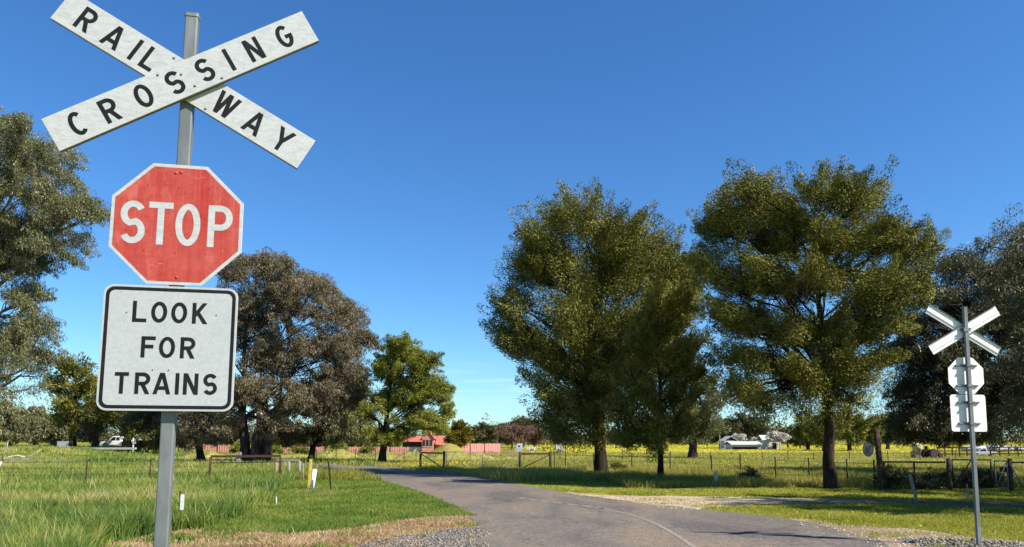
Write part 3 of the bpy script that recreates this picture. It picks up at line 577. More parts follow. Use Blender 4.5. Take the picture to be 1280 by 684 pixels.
tree('pine_tree', 'tall dense dark pine with a thick trunk beside the short timber brace', 752, 34.7,
     [(848, 352, 20, 34), (842, 398, 24, 26), (670, 330, 34, 30), (720, 268, 46, 26), (672, 298, 22, 26), (775, 288, 42, 32), (822, 322, 32, 32), (694, 334, 48, 40), (770, 342, 58, 46), (646, 380, 22, 22), (634, 398, 14, 12), (838, 372, 30, 42), (652, 428, 30, 24), (680, 440, 26, 24), (720, 400, 55, 45), (788, 420, 55, 48), (698, 464, 28, 30), (752, 472, 50, 42), (818, 452, 38, 38), (696, 512, 24, 32), (700, 542, 26, 16), (742, 522, 34, 30), (676, 478, 12, 12), (630, 415, 12, 10)],
     'leaf_pine', 'bark_pine', .30, 'pine', 520000, 1500, .74, .10, .042, 11, GB, top=10.5, flat=.95, fill=.26)
tree('pine_tree', 'slender dark young pine with a thin bare stem in the shade of the dense pine', 825, 30.6,
     [(830, 400, 26, 26), (812, 438, 30, 24), (790, 478, 30, 22), (846, 455, 24, 24), (852, 492, 24, 20), (815, 505, 30, 20), (778, 512, 20, 14), (838, 528, 34, 15), (800, 534, 24, 13), (858, 540, 14, 10), (818, 552, 22, 8), (786, 550, 12, 7), (852, 385, 22, 26), (862, 432, 16, 22), (868, 470, 12, 16), (826, 372, 22, 20)],
     'leaf_pine', 'bark_pine', .13, 'pine', 110000, 300, .52, .115, .038, 12, GB, top=6.8, flat=.95, depth=.9)
tree('pine_tree', 'tall spreading olive pine with open gaps and a sloping trunk near the driveway', 1040, 26.2,
     [(1026 + (u - 1026) * .985, v + (13 if v < 320 else 6), ru * 1.0, rv * .92) for u, v, ru, rv in [(955, 238, 48, 28), (1028, 228, 38, 20), (1080, 238, 40, 28), (903, 276, 32, 30), (985, 282, 48, 36), (1060, 284, 48, 36), (1118, 292, 34, 36), (1150, 302, 20, 22), (893, 330, 28, 28), (950, 342, 45, 34), (1030, 348, 45, 34), (1098, 352, 45, 36), (1143, 350, 24, 28), (905, 386, 28, 20), (962, 402, 45, 26), (1045, 412, 50, 30), (1108, 400, 36, 28), (928, 440, 28, 22), (985, 462, 40, 26), (1050, 462, 45, 26), (950, 490, 30, 18), (1020, 492, 32, 16), (1090, 455, 26, 26), (922, 480, 12, 12), (1075, 498, 22, 12)]],
     'leaf_pine', 'bark_pine', .215, 'pine', 480000, 1000, .58, .085, .033, 13, GB, top=9, flat=.95, depth=.6, fill=.14, minlimb=.36)
tree('eucalyptus_tree', 'big grey-green gum with hanging leaves at the edge behind the stop sign', -75, 30,
     [(-20, 165, 60, 38), (38, 190, 42, 40), (18, 232, 55, 42), (78, 255, 34, 28), (110, 264, 20, 22), (40, 282, 38, 28), (58, 305, 20, 16), (8, 322, 40, 42), (30, 372, 26, 30), (0, 420, 28, 44), (20, 412, 14, 20), (-65, 300, 80, 90), (-8, 465, 16, 20), (12, 445, 20, 30), (40, 398, 18, 22), (6, 482, 12, 12), (-110, 200, 70, 60), (-140, 330, 60, 70), (-70, 420, 50, 50)],
     'leaf_gum', 'bark_gum', .42, 'gum', 420000, 1500, .5, .11, .03, 14, 'eucalypts', top=11, flat=.9)
tree('eucalyptus_tree', 'wide brownish gum with several thick trunks behind the rusty rail', 318, 56.5,
     [(330, 330, 38, 24), (298, 336, 34, 24), (350, 345, 34, 26), (398, 358, 36, 22), (422, 392, 36, 32), (446, 426, 24, 28), (362, 380, 46, 30), (300, 392, 50, 42), (400, 432, 48, 36), (330, 442, 50, 42), (248, 420, 42, 46), (444, 470, 24, 26), (288, 492, 42, 32), (370, 492, 46, 32), (418, 496, 30, 26), (278, 530, 28, 22), (238, 530, 24, 28), (335, 526, 32, 20), (215, 470, 26, 40)],
     'leaf_brown', 'bark_dark', .40, 'gum', 330000, 1400, .75, .18, .055, 15, 'eucalypts', top=11, flat=.9, stems=[(-.7, 0, 1), (.25, .3, .9), (.9, -.2, .8), (.1, -.5, .7)])
tree('eucalyptus_tree', 'lower olive gum with single dark trunk between brownish gum and bright green tree', 388, 63,
     [(425, 478, 30, 30), (400, 520, 32, 26), (440, 520, 28, 22), (380, 540, 26, 16), (430, 545, 28, 10), (452, 495, 18, 26), (405, 480, 30, 26)],
     'leaf_gum', 'bark_pine', .30, 'gum', 60000, 360, .75, .25, .07, 16, 'eucalypts', top=6)
tree('eucalyptus_tree', 'dark grey gum with a bare forked trunk beside the pole of the nearest sign', 252, 66,
     [(205, 505, 30, 26), (230, 520, 24, 26), (180, 520, 26, 26), (215, 545, 28, 12), (255, 500, 26, 24)],
     'leaf_dark', 'bark_pine', .36, 'gum', 40000, 260, .8, .28, .075, 17, 'eucalypts', top=6)
tree('leafy_tree', 'fresh green tree with a forked trunk at the bend of the road', 477, 54.5,
     [(500, 434, 26, 20), (530, 455, 26, 22), (485, 465, 24, 24), (545, 490, 20, 22), (515, 490, 32, 24), (478, 500, 18, 18), (556, 514, 11, 12), (520, 525, 34, 16), (490, 540, 24, 12), (466, 540, 12, 12), (548, 534, 11, 8), (455, 515, 12, 14)],
     'leaf_green', 'bark_pine', .29, 'bush', 150000, 700, .5, .15, .055, 18, GB, top=7, twig=4)
tree('pine_tree', 'distant rounded green pine standing left of the LOOK FOR TRAINS plate', 90, 108,
     [(90, 462, 20, 12), (75, 486, 14, 14), (104, 488, 18, 16), (90, 512, 24, 14), (78, 525, 16, 8), (112, 512, 14, 14), (98, 535, 14, 7)],
     'leaf_pine', 'bark_pine', .55, 'pine', 22000, 260, 1.1, .5, .14, 19, GB, top=10)
tree('conifer_tree', 'dark bushy conifer above the white utility vehicle', 158, 104,
     [(150, 516, 30, 18), (180, 498, 34, 26), (196, 526, 24, 18), (135, 526, 22, 12), (165, 480, 24, 20), (172, 534, 26, 7)],
     'leaf_cypress', 'bark_pine', .7, 'pine', 26000, 260, 1.2, .55, .15, 20, GB, top=9)
tree('leafy_tree', 'small reddish-stemmed tree between the rounded pine and the dark conifer', 119, 107,
     [(118, 535, 13, 10), (124, 522, 12, 10), (112, 545, 10, 6)], 'leaf_brown', 'rust', .55, 'bush', 6000, 90, .8, .45, .13, 21, GB, top=3.5)
for k, (u, Y, lob, lab) in enumerate([(12, 122, [(5, 512, 22, 16), (22, 525, 18, 18), (-12, 530, 20, 16), (8, 540, 22, 10)], 'olive bushy gum lowest under the big grey-green gum'),
                                      (44, 128, [(40, 522, 18, 15), (55, 530, 16, 16), (42, 540, 18, 9)], 'olive bushy gum in the middle of the far row at the field edge'),
                                      (66, 118, [(68, 532, 14, 14), (64, 541, 12, 9), (76, 538, 10, 11)], 'low pale olive gum touching the rounded pine')]):
    tree('eucalyptus_tree', lab, u, Y, lob, 'leaf_gum', 'bark_gum', .45, 'gum', 14000, 160, 1.2, .55, .16, 30 + k, 'far olive gums', top=4)
tree('leafy_tree', 'clipped cone-shaped orange-green tree behind the pink fence', 573, 112,
     [(573, 531, 7, 5), (573, 538, 12, 8), (573, 547, 16, 9), (566, 545, 9, 9), (581, 546, 8, 9)], 'leaf_orange', 'bark_pine', .25, 'bush', 14000, 160, .55, .32, .12, 35, GB, top=3)
tree('pine_tree', 'loose open grey-green tree standing alone in the flowering paddock', 866, 98,
     [(870, 468, 18, 12), (882, 486, 18, 16), (890, 505, 18, 14), (856, 505, 14, 16), (875, 520, 24, 16), (888, 535, 18, 14), (862, 540, 16, 12), (902, 500, 8, 10), (850, 530, 10, 12)],
     'leaf_gum', 'bark_pine', .6, 'pine', 24000, 240, .9, .42, .12, 36, GB, top=9)
tree('eucalyptus_tree', 'large dark gum hanging low behind the backs of the crossing signs', 1325, 35,
     [(1205, 332, 34, 22), (1243, 345, 38, 28), (1180, 368, 38, 26), (1222, 392, 48, 38), (1152, 402, 26, 22), (1142, 440, 28, 34), (1190, 450, 46, 44), (1132, 495, 24, 34), (1172, 515, 42, 32), (1235, 480, 50, 58), (1245, 535, 42, 18), (1145, 535, 28, 14), (1300, 400, 60, 50), (1310, 480, 60, 50), (1290, 340, 40, 30), (1195, 542, 34, 10)],
     'leaf_dark', 'bark_gum', .4, 'gum', 330000, 1300, .58, .13, .036, 37, 'eucalypts', top=8, flat=.9, depth=.6, minlimb=.3)
tree('eucalyptus_tree', 'taller dark gum reaching in behind the farther crossing sign', 1560, 17.5,
     [(1272, 292, 20, 18), (1302, 302, 36, 36), (1330, 352, 56, 52), (1290, 382, 34, 36), (1300, 452, 36, 52), (1370, 440, 60, 60), (1290, 516, 28, 24), (1400, 340, 60, 60), (1430, 450, 60, 60), (1380, 280, 50, 40), (1500, 300, 80, 70), (1600, 380, 90, 90), (1550, 480, 90, 50), (1700, 420, 70, 80), (1480, 400, 70, 70)],
     'leaf_dark', 'bark_gum', .35, 'gum', 240000, 900, .38, .085, .022, 38, 'eucalypts', top=7.5, flat=.9, depth=.8)
tree('eucalyptus_tree', 'dark gum mostly out of view beyond the last gate post, added for its shade', 1660, 24,  # stands almost wholly past the frame edge; added to shade the fence line
     [(1300, 430, 22, 36), (1350, 480, 50, 40), (1340, 380, 50, 50), (1420, 330, 70, 60), (1430, 450, 70, 60), (1520, 270, 80, 60), (1540, 390, 80, 70), (1650, 300, 90, 80), (1660, 430, 90, 70), (1780, 340, 90, 80), (1560, 500, 90, 30)],
     'leaf_dark', 'bark_gum', .4, 'gum', 110000, 600, .6, .14, .04, 39, 'eucalypts', top=7.5, flat=.9, depth=.8)
# far trees: a few kinds, then copies
def copy_tree(src, loc, s, rz, label, group):
    r = src.copy(); COL.objects.link(r); r.location = tuple(float(q) for q in loc); r.rotation_euler = (0, 0, rz); r.scale = (s, s, s); r['label'] = label; r['group'] = group
    for ch in src.children:
        c = ch.copy(); COL.objects.link(c); c.parent = r
    return r
FG = 'trees on the far side of the paddock'
far1 = tree('eucalyptus_tree', 'rounded grey-green gum over the white farm sheds', 930, 200, [(928, 525, 18, 10), (918, 535, 14, 12), (942, 532, 16, 12), (930, 541, 24, 10), (950, 542, 12, 8)], 'leaf_far', 'bark_gum', .5, 'bush', 12000, 170, 1.5, .75, .28, 41, FG, top=7)
far2 = tree('conifer_tree', 'dark green pine rising behind the sloping trunk', 1062, 150, [(1060, 522, 16, 8), (1050, 533, 18, 9), (1072, 534, 18, 10), (1060, 544, 26, 9)], 'leaf_pine', 'bark_pine', .5, 'pine', 12000, 160, 1.1, .6, .18, 42, FG, top=5)
far3 = tree('leafy_tree', 'bare pinkish-brown thicket tree at the far end of the pink fence', 640, 190, [(632, 541, 14, 9), (650, 540, 14, 10), (640, 546, 22, 7)], 'leaf_pinkish', 'bark_gum', .3, 'bush', 9000, 130, 1.2, .7, .14, 43, FG, top=3)
far4 = tree('blossom_tree', 'white blossoming tree beside the farm sheds', 975, 170, [(968, 545, 9, 6), (978, 546, 8, 6)], 'blossom', 'bark_gum', .12, 'bush', 5000, 90, .5, .4, .2, 44, FG, top=2)
for src, u, Y, s, lab in [(far2, 1030, 145, .85, 'dark green pine half hidden by the sloping trunk'), (far2, 1090, 155, .75, 'low dark pine beside the tall gate post'), (far2, 1010, 160, .95, 'dark green pine at the edge of the sloping pine shade'),
                          (far1, 985, 205, .62, 'low grey-green gum behind the white blossom'), (far1, 900, 190, .8, 'grey-green gum behind the loose paddock tree'), (far1, 604, 210, .75, 'dark gum beyond the cone-shaped orange-green tree'),
                          (far1, 655, 230, 1.0, 'taller gum above the pinkish thicket'), (far1, 625, 240, .8, 'grey gum behind the pinkish thicket'), (far3, 668, 195, .95, 'bare pinkish-brown thicket tree next to the dense pine'), (far3, 700, 200, .9, 'bare brown thicket tree behind the dense pine crown'),
                          (far4, 921, 178, .9, 'white blossoming tree at the near end of the long farm shed'), (far4, 946, 182, .7, 'white blossoming tree over the middle of the long farm shed'),
                          (far1, 800, 215, .75, 'grey gum seen under the pine branches'), (far1, 1110, 170, .9, 'grey-green gum behind the yellowish tank'), (far3, 770, 200, .8, 'bare brown tree between the two pine trunks'), (far1, 1000, 180, .42, 'low pale bush by the blossom trees')]:
    copy_tree(src, onground(u, Y), s, (u * 7 % 63) / 10, lab, FG)
for src, u, Y, s, lab in [(far1, 290, 138, .55, 'olive garden tree behind the pink-red fence left of the thick gum trunks'), (far2, 345, 140, .45, 'dark garden conifer behind the pink-red fence right of the thick gum trunks'),
                          (far1, 405, 137, .5, 'olive garden tree behind the pink-red fence under the lower gum'), (far2, 438, 140, .55, 'dark garden conifer behind the pink-red fence between the two trunks'), (far1, 462, 139, .48, 'olive garden tree behind the pink-red fence near the fresh green tree'),
                          (far2, 492, 141, .42, 'dark garden conifer at the fence end beside the red-roofed house'), (far1, 232, 137, .5, 'olive garden tree in front of the open tin shed')]:
    copy_tree(src, onground(u, Y), s, (u * 5 % 63) / 10, lab, 'garden trees behind the steel fence')
# the continuous far wood
C = []; rg = np.random.default_rng(77)
for k in range(420):
    x = rg.uniform(-420, 480); y = 330 + rg.uniform(0, 120) + .05 * abs(x); h = rg.uniform(7, 12) * (1 + .4 * (vn(np.array([x]), np.array([0.]), 60, 8)[0] - .5))
    q = rg.normal(0, 1, (14, 3)) * np.array([2.6, 2.6, h * .25]); C.append(q + np.array([x, y, -.7 + h * .5]))
C = np.concatenate(C); V, att = leaves(C, np.full(len(C), 2.6), 16, 1.3, .6, 'bush', rg)
o = link('far_wood', npmesh('far_wood', V, [np.arange(len(V) // 4)[:, None] * 4 + np.arange(4)], att), 'leaf_far'); tag(o, 'far grey-green wood along the horizon', 'wood', kind='stuff')

# shrubs
def shrub(label, u, Y, px, leaf, n, seed, cr=.25, L=.1, W=.03, group=None, name='shrub'):
    return tree(name, label, u, Y, px, leaf, 'bark_pine', .03, 'bush', n, 60, cr, L, W, seed, group, top=.3, cat='shrub', twig=1)
shrub('round dark shrub on the fence line between the concrete marker and the sloping pine', 937, 29, [(937, 596, 11, 7), (930, 599, 7, 5), (945, 599, 8, 5)], 'leaf_dark', 5000, 51)
shrub('dark spreading shrub under the steel rail beside the tall post', 1118, 25.6, [(1112, 592, 14, 10), (1128, 597, 14, 9), (1150, 602, 14, 8), (1108, 602, 12, 8)], 'leaf_dark', 9000, 52)
shrub('low dark shrub at the foot of the dense pine', 778, 36, [(774, 586, 10, 7), (764, 590, 10, 6)], 'leaf_cypress', 4000, 53)
shrub('low dark growth behind the timber gate near the post', 1168, 26, [(1168, 598, 16, 8), (1182, 602, 12, 7)], 'leaf_dark', 5000, 54)
shrub('dark shrub seen through the far steel gate', 1222, 26.5, [(1215, 596, 16, 10), (1238, 598, 16, 9)], 'leaf_dark', 6000, 55)
shrub('low green hedge in front of the white utility vehicle', 140, 106, [(130, 566, 8, 3), (143, 566, 8, 3), (155, 566, 8, 3)], 'leaf_green', 4000, 56, .5, .3, .12)
shrub('brown-green hedge behind the white marker post', 182, 106, [(174, 556, 8, 6), (186, 556, 9, 6), (198, 557, 8, 6)], 'leaf_orange', 4000, 57, .5, .3, .12)

fs = shrub('low green shrub against the pink-red fence under the brownish gum', 338, 121, [(333, 561, 7, 5), (343, 562, 7, 4), (350, 563, 5, 3)], 'leaf_green', 3000, 58, .5, .3, .12, 'shrubs along the steel fence')
for u, Y, sc_, lab in ((296, 120, 1.1, 'low green shrub against the pink-red fence left of the thick gum trunks'), (372, 119, .9, 'low green shrub against the pink-red fence beside the lower gum trunk'), (425, 121, 1.25, 'low green shrub against the pink-red fence midway between the two trunks'), (458, 120, 1.0, 'low green shrub against the pink-red fence near the fresh green tree')):
    copy_tree(fs, onground(u, Y), sc_, u % 6, lab, 'shrubs along the steel fence')
# ------------------------------------------------------------------ crossing signs
def clip_y(poly, lo, hi):
    for sgn, lim in ((1, lo), (-1, hi)):
        out = []
        for i in range(len(poly)):
            a, b = poly[i], poly[(i + 1) % len(poly)]; da = sgn * (a[1] - lim); db = sgn * (b[1] - lim)
            if da >= 0: out.append(a)
            if da * db < 0: t = da / (da - db); out.append((a[0] + (b[0] - a[0]) * t, a[1] + (b[1] - a[1]) * t))
        poly = out
        if len(poly) < 3: return []
    return poly
def arc(cx, cy, rx, ry, a0, a1, n=18): return [(cx + rx * math.cos(R(a0 + (a1 - a0) * i / n)), cy + ry * math.sin(R(a0 + (a1 - a0) * i / n))) for i in range(n + 1)]
def glyph(ch, w, t):
    """centre lines of a letter of height 1 and width w drawn with stroke t"""
    h = t / 2; rx = w / 2 - h; ry = .5 - h
    if ch == 'I': return [[(w / 2, 0), (w / 2, 1)]]
    if ch == 'L': return [[(h, 0), (h, 1)], [(0, h), (w, h)]]
    if ch == 'T': return [[(w / 2, 0), (w / 2, 1)], [(0, 1 - h), (w, 1 - h)]]
    if ch == 'F': return [[(h, 0), (h, 1)], [(0, 1 - h), (w, 1 - h)], [(0, .52), (w * .86, .52)]]
    if ch == 'N': return [[(h, 0), (h, 1)], [(w - h, 0), (w - h, 1)], [(h * .8, 1.05), (w - h * .8, -.05)]]
    if ch == 'A': return [[(h * .75, -.1), (w / 2, 1.06)], [(w - h * .75, -.1), (w / 2, 1.06)], [(w * .2, .29), (w * .8, .29)]]
    if ch == 'W': return [[(h * .6, 1.1), (w * .29, -.06)], [(w * .5, 1.04), (w * .27, -.1)], [(w * .5, 1.04), (w * .73, -.1)], [(w - h * .6, 1.1), (w * .71, -.06)]]
    if ch == 'V': return [[(h * .6, 1.1), (w / 2, -.08)], [(w - h * .6, 1.1), (w / 2, -.08)]]
    if ch == 'Y': return [[(w / 2, 0), (w / 2, .48)], [(h * .3, 1.12), (w / 2, .40)], [(w - h * .3, 1.12), (w / 2, .40)]]
    if ch == 'K': return [[(h, 0), (h, 1)], [(h, .34), (w - h * .2, 1.12)], [(w * .36, .55), (w, -.1)]]
    if ch == 'O': return [arc(w / 2, .5, rx, ry, 0, 360, 40)]
    if ch == 'C': return [arc(w / 2, .5, rx, ry, 48, 312, 30)]
    if ch == 'G': return [arc(w / 2, .5, rx, ry, 48, 350, 32) + [(w - h, .47)], [(w * .52, .47), (w, .47)]]
    if ch == 'S':
        q = .265 - h / 2; top = arc(w / 2, 1 - h - q, rx, q, 28, 250, 18); bot = arc(w / 2, h + q, rx, q, 70, -152, 18); return [top + bot]
    if ch in 'PR':
        q = (1 - t - .40) / 2; cy = 1 - h - q; bx = w - h - min(q * 1.1, rx)
        bowl = [(0, 1 - h), (bx, 1 - h)] + arc(bx, cy, w - h - bx, q, 85, -85, 14) + [(bx, cy - q), (0, cy - q)]
        g = [[(h, 0), (h, 1)], bowl]
        if ch == 'R': g.append([(w * .45, cy - q + .04), (w - h * .6, -.1)])
        return g
    raise KeyError(ch)
def letter(mb, ch, cx, cz, hgt, w, t, y, ang=0):
    """adds one letter facing -Y, centred on (cx, cz)"""
    ca, sa = math.cos(ang), math.sin(ang); k = 0
    for line in glyph(ch, w, t):
        P_ = [Vector(p) for p in line]; closed = (P_[0] - P_[-1]).length < 1e-4; nP = len(P_); offs = []
        for i in range(nP):
            if closed: a = P_[(i - 1) % (nP - 1)]; b = P_[(i + 1) % (nP - 1)]
            else: a = P_[max(i - 1, 0)]; b = P_[min(i + 1, nP - 1)]
            t1 = (P_[i] - a).normalized() if (P_[i] - a).length > 1e-6 else (b - P_[i]).normalized(); t2 = (b - P_[i]).normalized() if (b - P_[i]).length > 1e-6 else t1
            n1 = Vector((-t1.y, t1.x)); n2 = Vector((-t2.y, t2.x)); nn = (n1 + n2).normalized(); offs.append(nn * (t / 2) / max(.5, nn.dot(n1)))
        for i in range(nP - 1):
            q = clip_y([tuple(P_[i] + offs[i]), tuple(P_[i] - offs[i]), tuple(P_[i + 1] - offs[i + 1]), tuple(P_[i + 1] + offs[i + 1])], 0, 1)
            if len(q) < 3: continue
            yy = y - .00012 * k
            pts = []
            for (a, b) in q:
                X = (a - w / 2) * hgt; Z = (b - .5) * hgt; pts.append((cx + X * ca - Z * sa, yy, cz + X * sa + Z * ca))
            ar = sum(pts[i][0] * pts[(i + 1) % len(pts)][2] - pts[(i + 1) % len(pts)][0] * pts[i][2] for i in range(len(pts)))
            mb.poly(pts if ar > 0 else pts[::-1])
        k += 1
def flat(mb, pts2, y):
    ar = sum(pts2[i][0] * pts2[(i + 1) % len(pts2)][1] - pts2[(i + 1) % len(pts2)][0] * pts2[i][1] for i in range(len(pts2)))
    p = pts2 if ar > 0 else pts2[::-1]; mb.poly([(a, y, b) for a, b in p])
def rrect(cx, cz, w_, h_, r, k=6):
    out = []
    for sx_, sz_, a0 in ((1, 1, 0), (-1, 1, 90), (-1, -1, 180), (1, -1, 270)):
        out += [(cx + sx_ * (w_ / 2 - r) + r * math.cos(R(a0 + 90 * i / k)), cz + sz_ * (h_ / 2 - r) + r * math.sin(R(a0 + 90 * i / k))) for i in range(k + 1)]
    return out
def octo(r_flat, cz=0): r = r_flat / math.cos(math.pi / 8); return [(r * math.cos(R(22.5 + 45 * i)), cz + r * math.sin(R(22.5 + 45 * i))) for i in range(8)]
def rivet(mb, x, y, z, r): mb.ball((x, y, z), r, 1, (1, .6, 1))
def board(name, mats, root, cx, cz, ang, L_, W_, y, letters=(), back=False):
    mb = MB(); ca, sa = math.cos(ang), math.sin(ang)
    T = lambda a, b: (cx + a * ca - b * sa, cz + a * sa + b * ca)
    face = [T(-L_ / 2, -W_ / 2), T(L_ / 2, -W_ / 2), T(L_ / 2, W_ / 2), T(-L_ / 2, W_ / 2)]
    mb.mi = 2; mb.prism(face, y, y + .003)
    for s in (-1, 1):
        a = [T(-L_ / 2, s * W_ / 2), T(L_ / 2, s * W_ / 2), T(L_ / 2, s * (W_ / 2 - .004)), T(-L_ / 2, s * (W_ / 2 - .004))]; mb.mi = 3; mb.prism(a, y + .003, y + .024)
    a = [T(-L_ / 2, -.03), T(L_ / 2, -.03), T(L_ / 2, -.026), T(-L_ / 2, -.026)]; mb.mi = 2; mb.prism(a, y + .003, y + .018)
    mb.mi = 0; flat(mb, [T(-L_ / 2 + .001, -W_ / 2 + .001), T(L_ / 2 - .001, -W_ / 2 + .001), T(L_ / 2 - .001, W_ / 2 - .001), T(-L_ / 2 + .001, W_ / 2 - .001)], y - .0008)
    mb.mi = 1
    for ch, s, t_ , w_ in letters:
        X, Z = T(s, t_); letter(mb, ch, X, Z, .122, w_, .165, y - .0016, ang)
    mb.mi = 3
    for s, t_ in ((-.11, .068), (-.01, .025), (.155, -.072), (.02, -.055)):
        X, Z = T(s, t_); rivet(mb, X, y - .001, Z, .0075)
    return mb.build(name, mats, root, fix=False)
def crossing_sign(label, loc, rot3, front):
    root = thing('railway_crossing_sign', label, 'road sign', loc, 0, None)
    root.rotation_euler = rot3.to_euler()
    Z0 = 2.727                                     # height of the octagon's centre above the base
    bm_ = ['white_sheet', 'black', 'alu', 'dark_ext']
    lc = [('C', -.547, 0, .62), ('R', -.389, 0, .62), ('O', -.218, 0, .66), ('S', -.056, 0, .62), ('S', .102, 0, .62), ('I', .231, 0, .165), ('N', .366, 0, .62), ('G', .536, 0, .64)]
    lw = [('R', -.544, 0, .62), ('A', -.395, 0, .74), ('I', -.279, 0, .165), ('L', -.196, 0, .55), ('W', .222, 0, .88), ('A', .387, 0, .74), ('Y', .545, 0, .72)]
    board('crossing_board', bm_, root, 0, Z0 + .748, .535, 1.362, .176, 0.0, lc if front else ())
    board('railway_board', bm_, root, -.005, Z0 + .748, -.518, 1.362, .176, .028, lw if front else ())
    # octagon
    mb = MB(); mb.mi = 2; mb.prism(octo(.2998, Z0), .006, .009); mb.mi = 0; flat(mb, octo(.299, Z0), .0052); mb.mi = 1; flat(mb, octo(.284, Z0), .0046)
    mb.mi = 0
    if front:
        for ch, x, w_ in (('S', -.2, .53), ('T', -.076, .52), ('O', .048, .54), ('P', .196, .54)): letter(mb, ch, x, Z0, .211, w_, .145, .0038)
    mb.mi = 3
    for x, z in ((.005, .262), (.012, -.262), (-.02, .258)): rivet(mb, x, .004, Z0 + z, .008)
    for x, z in ((-.14, .19), (.14, .19), (0, .185), (-.14, -.14), (.14, -.14), (0, -.14)): mb.mi = 1; rivet(mb, x, .0045, Z0 + z, .0045)
    mb.build('stop_plate', ['white_sheet', 'red_sheet', 'alu', 'redpaint'], root, fix=False)
    # look for trains
    zc = Z0 - .605; mb = MB(); mb.mi = 2; mb.prism(rrect(-.005, zc, .6, .596, .045), .006, .009); mb.mi = 0; flat(mb, rrect(-.005, zc, .599, .595, .045), .0052)
    mb.mi = 1; a, b = rrect(-.005, zc, .580, .576, .038), rrect(-.005, zc, .548, .544, .026)
    if front:
        for i in range(len(a)):
            j = (i + 1) % len(a); flat(mb, [a[i], a[j], b[j], b[i]], .0046)
        for row, zz in (((('L', -.143, .62), ('O', -.057, .70), ('O', .032, .70), ('K', .124, .66)), -.434), ((('F', -.096, .62), ('O', -.013, .70), ('R', .079, .66)), -.602), ((('T', -.202, .60), ('R', -.111, .66), ('A', -.026, .78), ('I', .041, .17), ('N', .101, .66), ('S', .188, .62)), -.774)):
            for ch, x, w_ in row: letter(mb, ch, x, Z0 + zz, .101, w_, .17, .0042)
    mb.mi = 3
    for x, z in ((-.2, .165), (.2, .165), (0, -.105), (-.07, -.105)): rivet(mb, x, .004, zc + z, .004)
    mb.build('warning_plate', ['plate_sheet', 'black', 'alu', 'dark_ext'], root, fix=False)
    # pole: hollow section with a pressed cap
    mb = MB(); pw, pd, px_, py_ = (.062, .05, -.002, .069); zt = Z0 + 1.118
    mb.prism(rrect(px_, py_, pw, pd, .007, 3), -.5, zt, 'xy'); pole = mb.build('pole', 'galv', root, fix=True)
    mb = MB(); mb.prism(rrect(px_, py_, pw + .006, pd + .006, .009, 3), zt - .012, zt + .006, 'xy'); mb.build('pole_cap', 'galv', root)
    # brackets at the back
    for z in (Z0 + .165, Z0 - .165, Z0 - .435, Z0 - .775):
        mb = MB(); mb.box((0, .021, z), (.36, .02, .032)); mb.box((0, .036, z), (.36, .009, .014)); mb.build('bracket', 'galv', root)
        mb = MB(); mb.box((px_, .0415, z), (pw + .03, .005, .05)); mb.box((px_, py_ + pd / 2 + .006, z), (pw + .022, .008, .036)); 
        for s in (-1, 1): mb.tube([(px_ + s * (pw / 2 + .012), .03, z), (px_ + s * (pw / 2 + .012), py_ + pd / 2 + .016, z)], .005, 6); mb.box((px_ + s * (pw / 2 + .006), py_, z), (.006, pd + .02, .03))
        mb.build('clamp', 'galv', root)
    mb = MB(); z = Z0 + .748; mb.box((px_, .054, z), (.16, .006, .05)); mb.box((px_, py_ + pd / 2 + .006, z), (pw + .06, .008, .06))
    for s in (-1, 1):
        for q in (-.02, .02): mb.tube([(px_ + s * (pw / 2 + .016), .05, z + q), (px_ + s * (pw / 2 + .016), py_ + pd / 2 + .02, z + q)], .006, 6)
    mb.build('clamp', 'galv', root)
    return root
yaw, lean, roll = .19385, -.01926, .00284
r3 = Matrix.Rotation(yaw, 3, 'Z') @ Matrix.Rotation(lean, 3, 'X') @ Matrix.Rotation(roll, 3, 'Y')
oc = Vector((-1.6185, 3.4798, CAMZ + 1.0372)); bs = oc - r3 @ Vector((0, 0, 2.727))
crossing_sign('grey pole carrying RAILWAY CROSSING boards, red STOP sign and LOOK FOR TRAINS plate', bs, r3, True)
YR = 12.0; g2 = onground(1220, YR)
r4 = Matrix.Rotation(R(.4), 3, 'Y') @ Matrix.Rotation(math.pi + R(4), 3, 'Z')
crossing_sign('grey pole on the far verge showing the bare backs of crossed boards and plates', (g2[0], g2[1], 0), r4, False)

# ------------------------------------------------------------------ markers and stakes
def post(name, label, cat, u, v, top_v, r, mat, topx=0, box=False, k=8, sink=.15):
    g = G(u, v); t = D(u + topx, top_v, g[1]) - g; root = thing(name, label, cat, g)
    mb = MB(); a = -Vector(t) * sink / max(.2, t[2]); (mb.bar(a, t, r * 2, r * 1.4, (0, 1, 0)) if box else mb.tube([a, t], r, k)); mb.build('post', mat, root); return root, g, t
rt, g, t = post('marker_post', 'rusty steel post with a small white plate standing in the near grass', 'marker post', 226.5, 660, 614, .012, 'rust', -1.5, True)
mb = MB(); mb.prism(rrect(0, t[2] - .21, .072, .30, .02, 4), -.016, -.010); mb.build('marker_plate', 'white_paint', rt)
for z in (.12, .19, .28): mb = MB(); mb.ball((0, -.017, t[2] - z), .006, 1); mb.build('plate_rivet', 'dark_steel', rt)
post('survey_post', 'faded yellow timber post with a dark tip on the dry patch', 'marker post', 386, 612, 574, .04, 'yellow', 2.5, True)
mb = MB(); g = G(386, 612); tt = D(388.6, 573, g[1]); mb.bar(tt, Vector(tt) + Vector((.005, 0, .10)), .07, .05, (0, 1, 0)); o = mb.build('tip', 'dark_wood', bpy.data.objects['survey_post'])
o.matrix_parent_inverse = Matrix.Translation(bpy.data.objects['survey_post'].location).inverted()
rt, g, t = post('bollard', 'short white plastic pipe marker leaning beside the yellow post', 'bollard', 389.5, 613, 587, .075, 'white_paint', 4, False, 14)
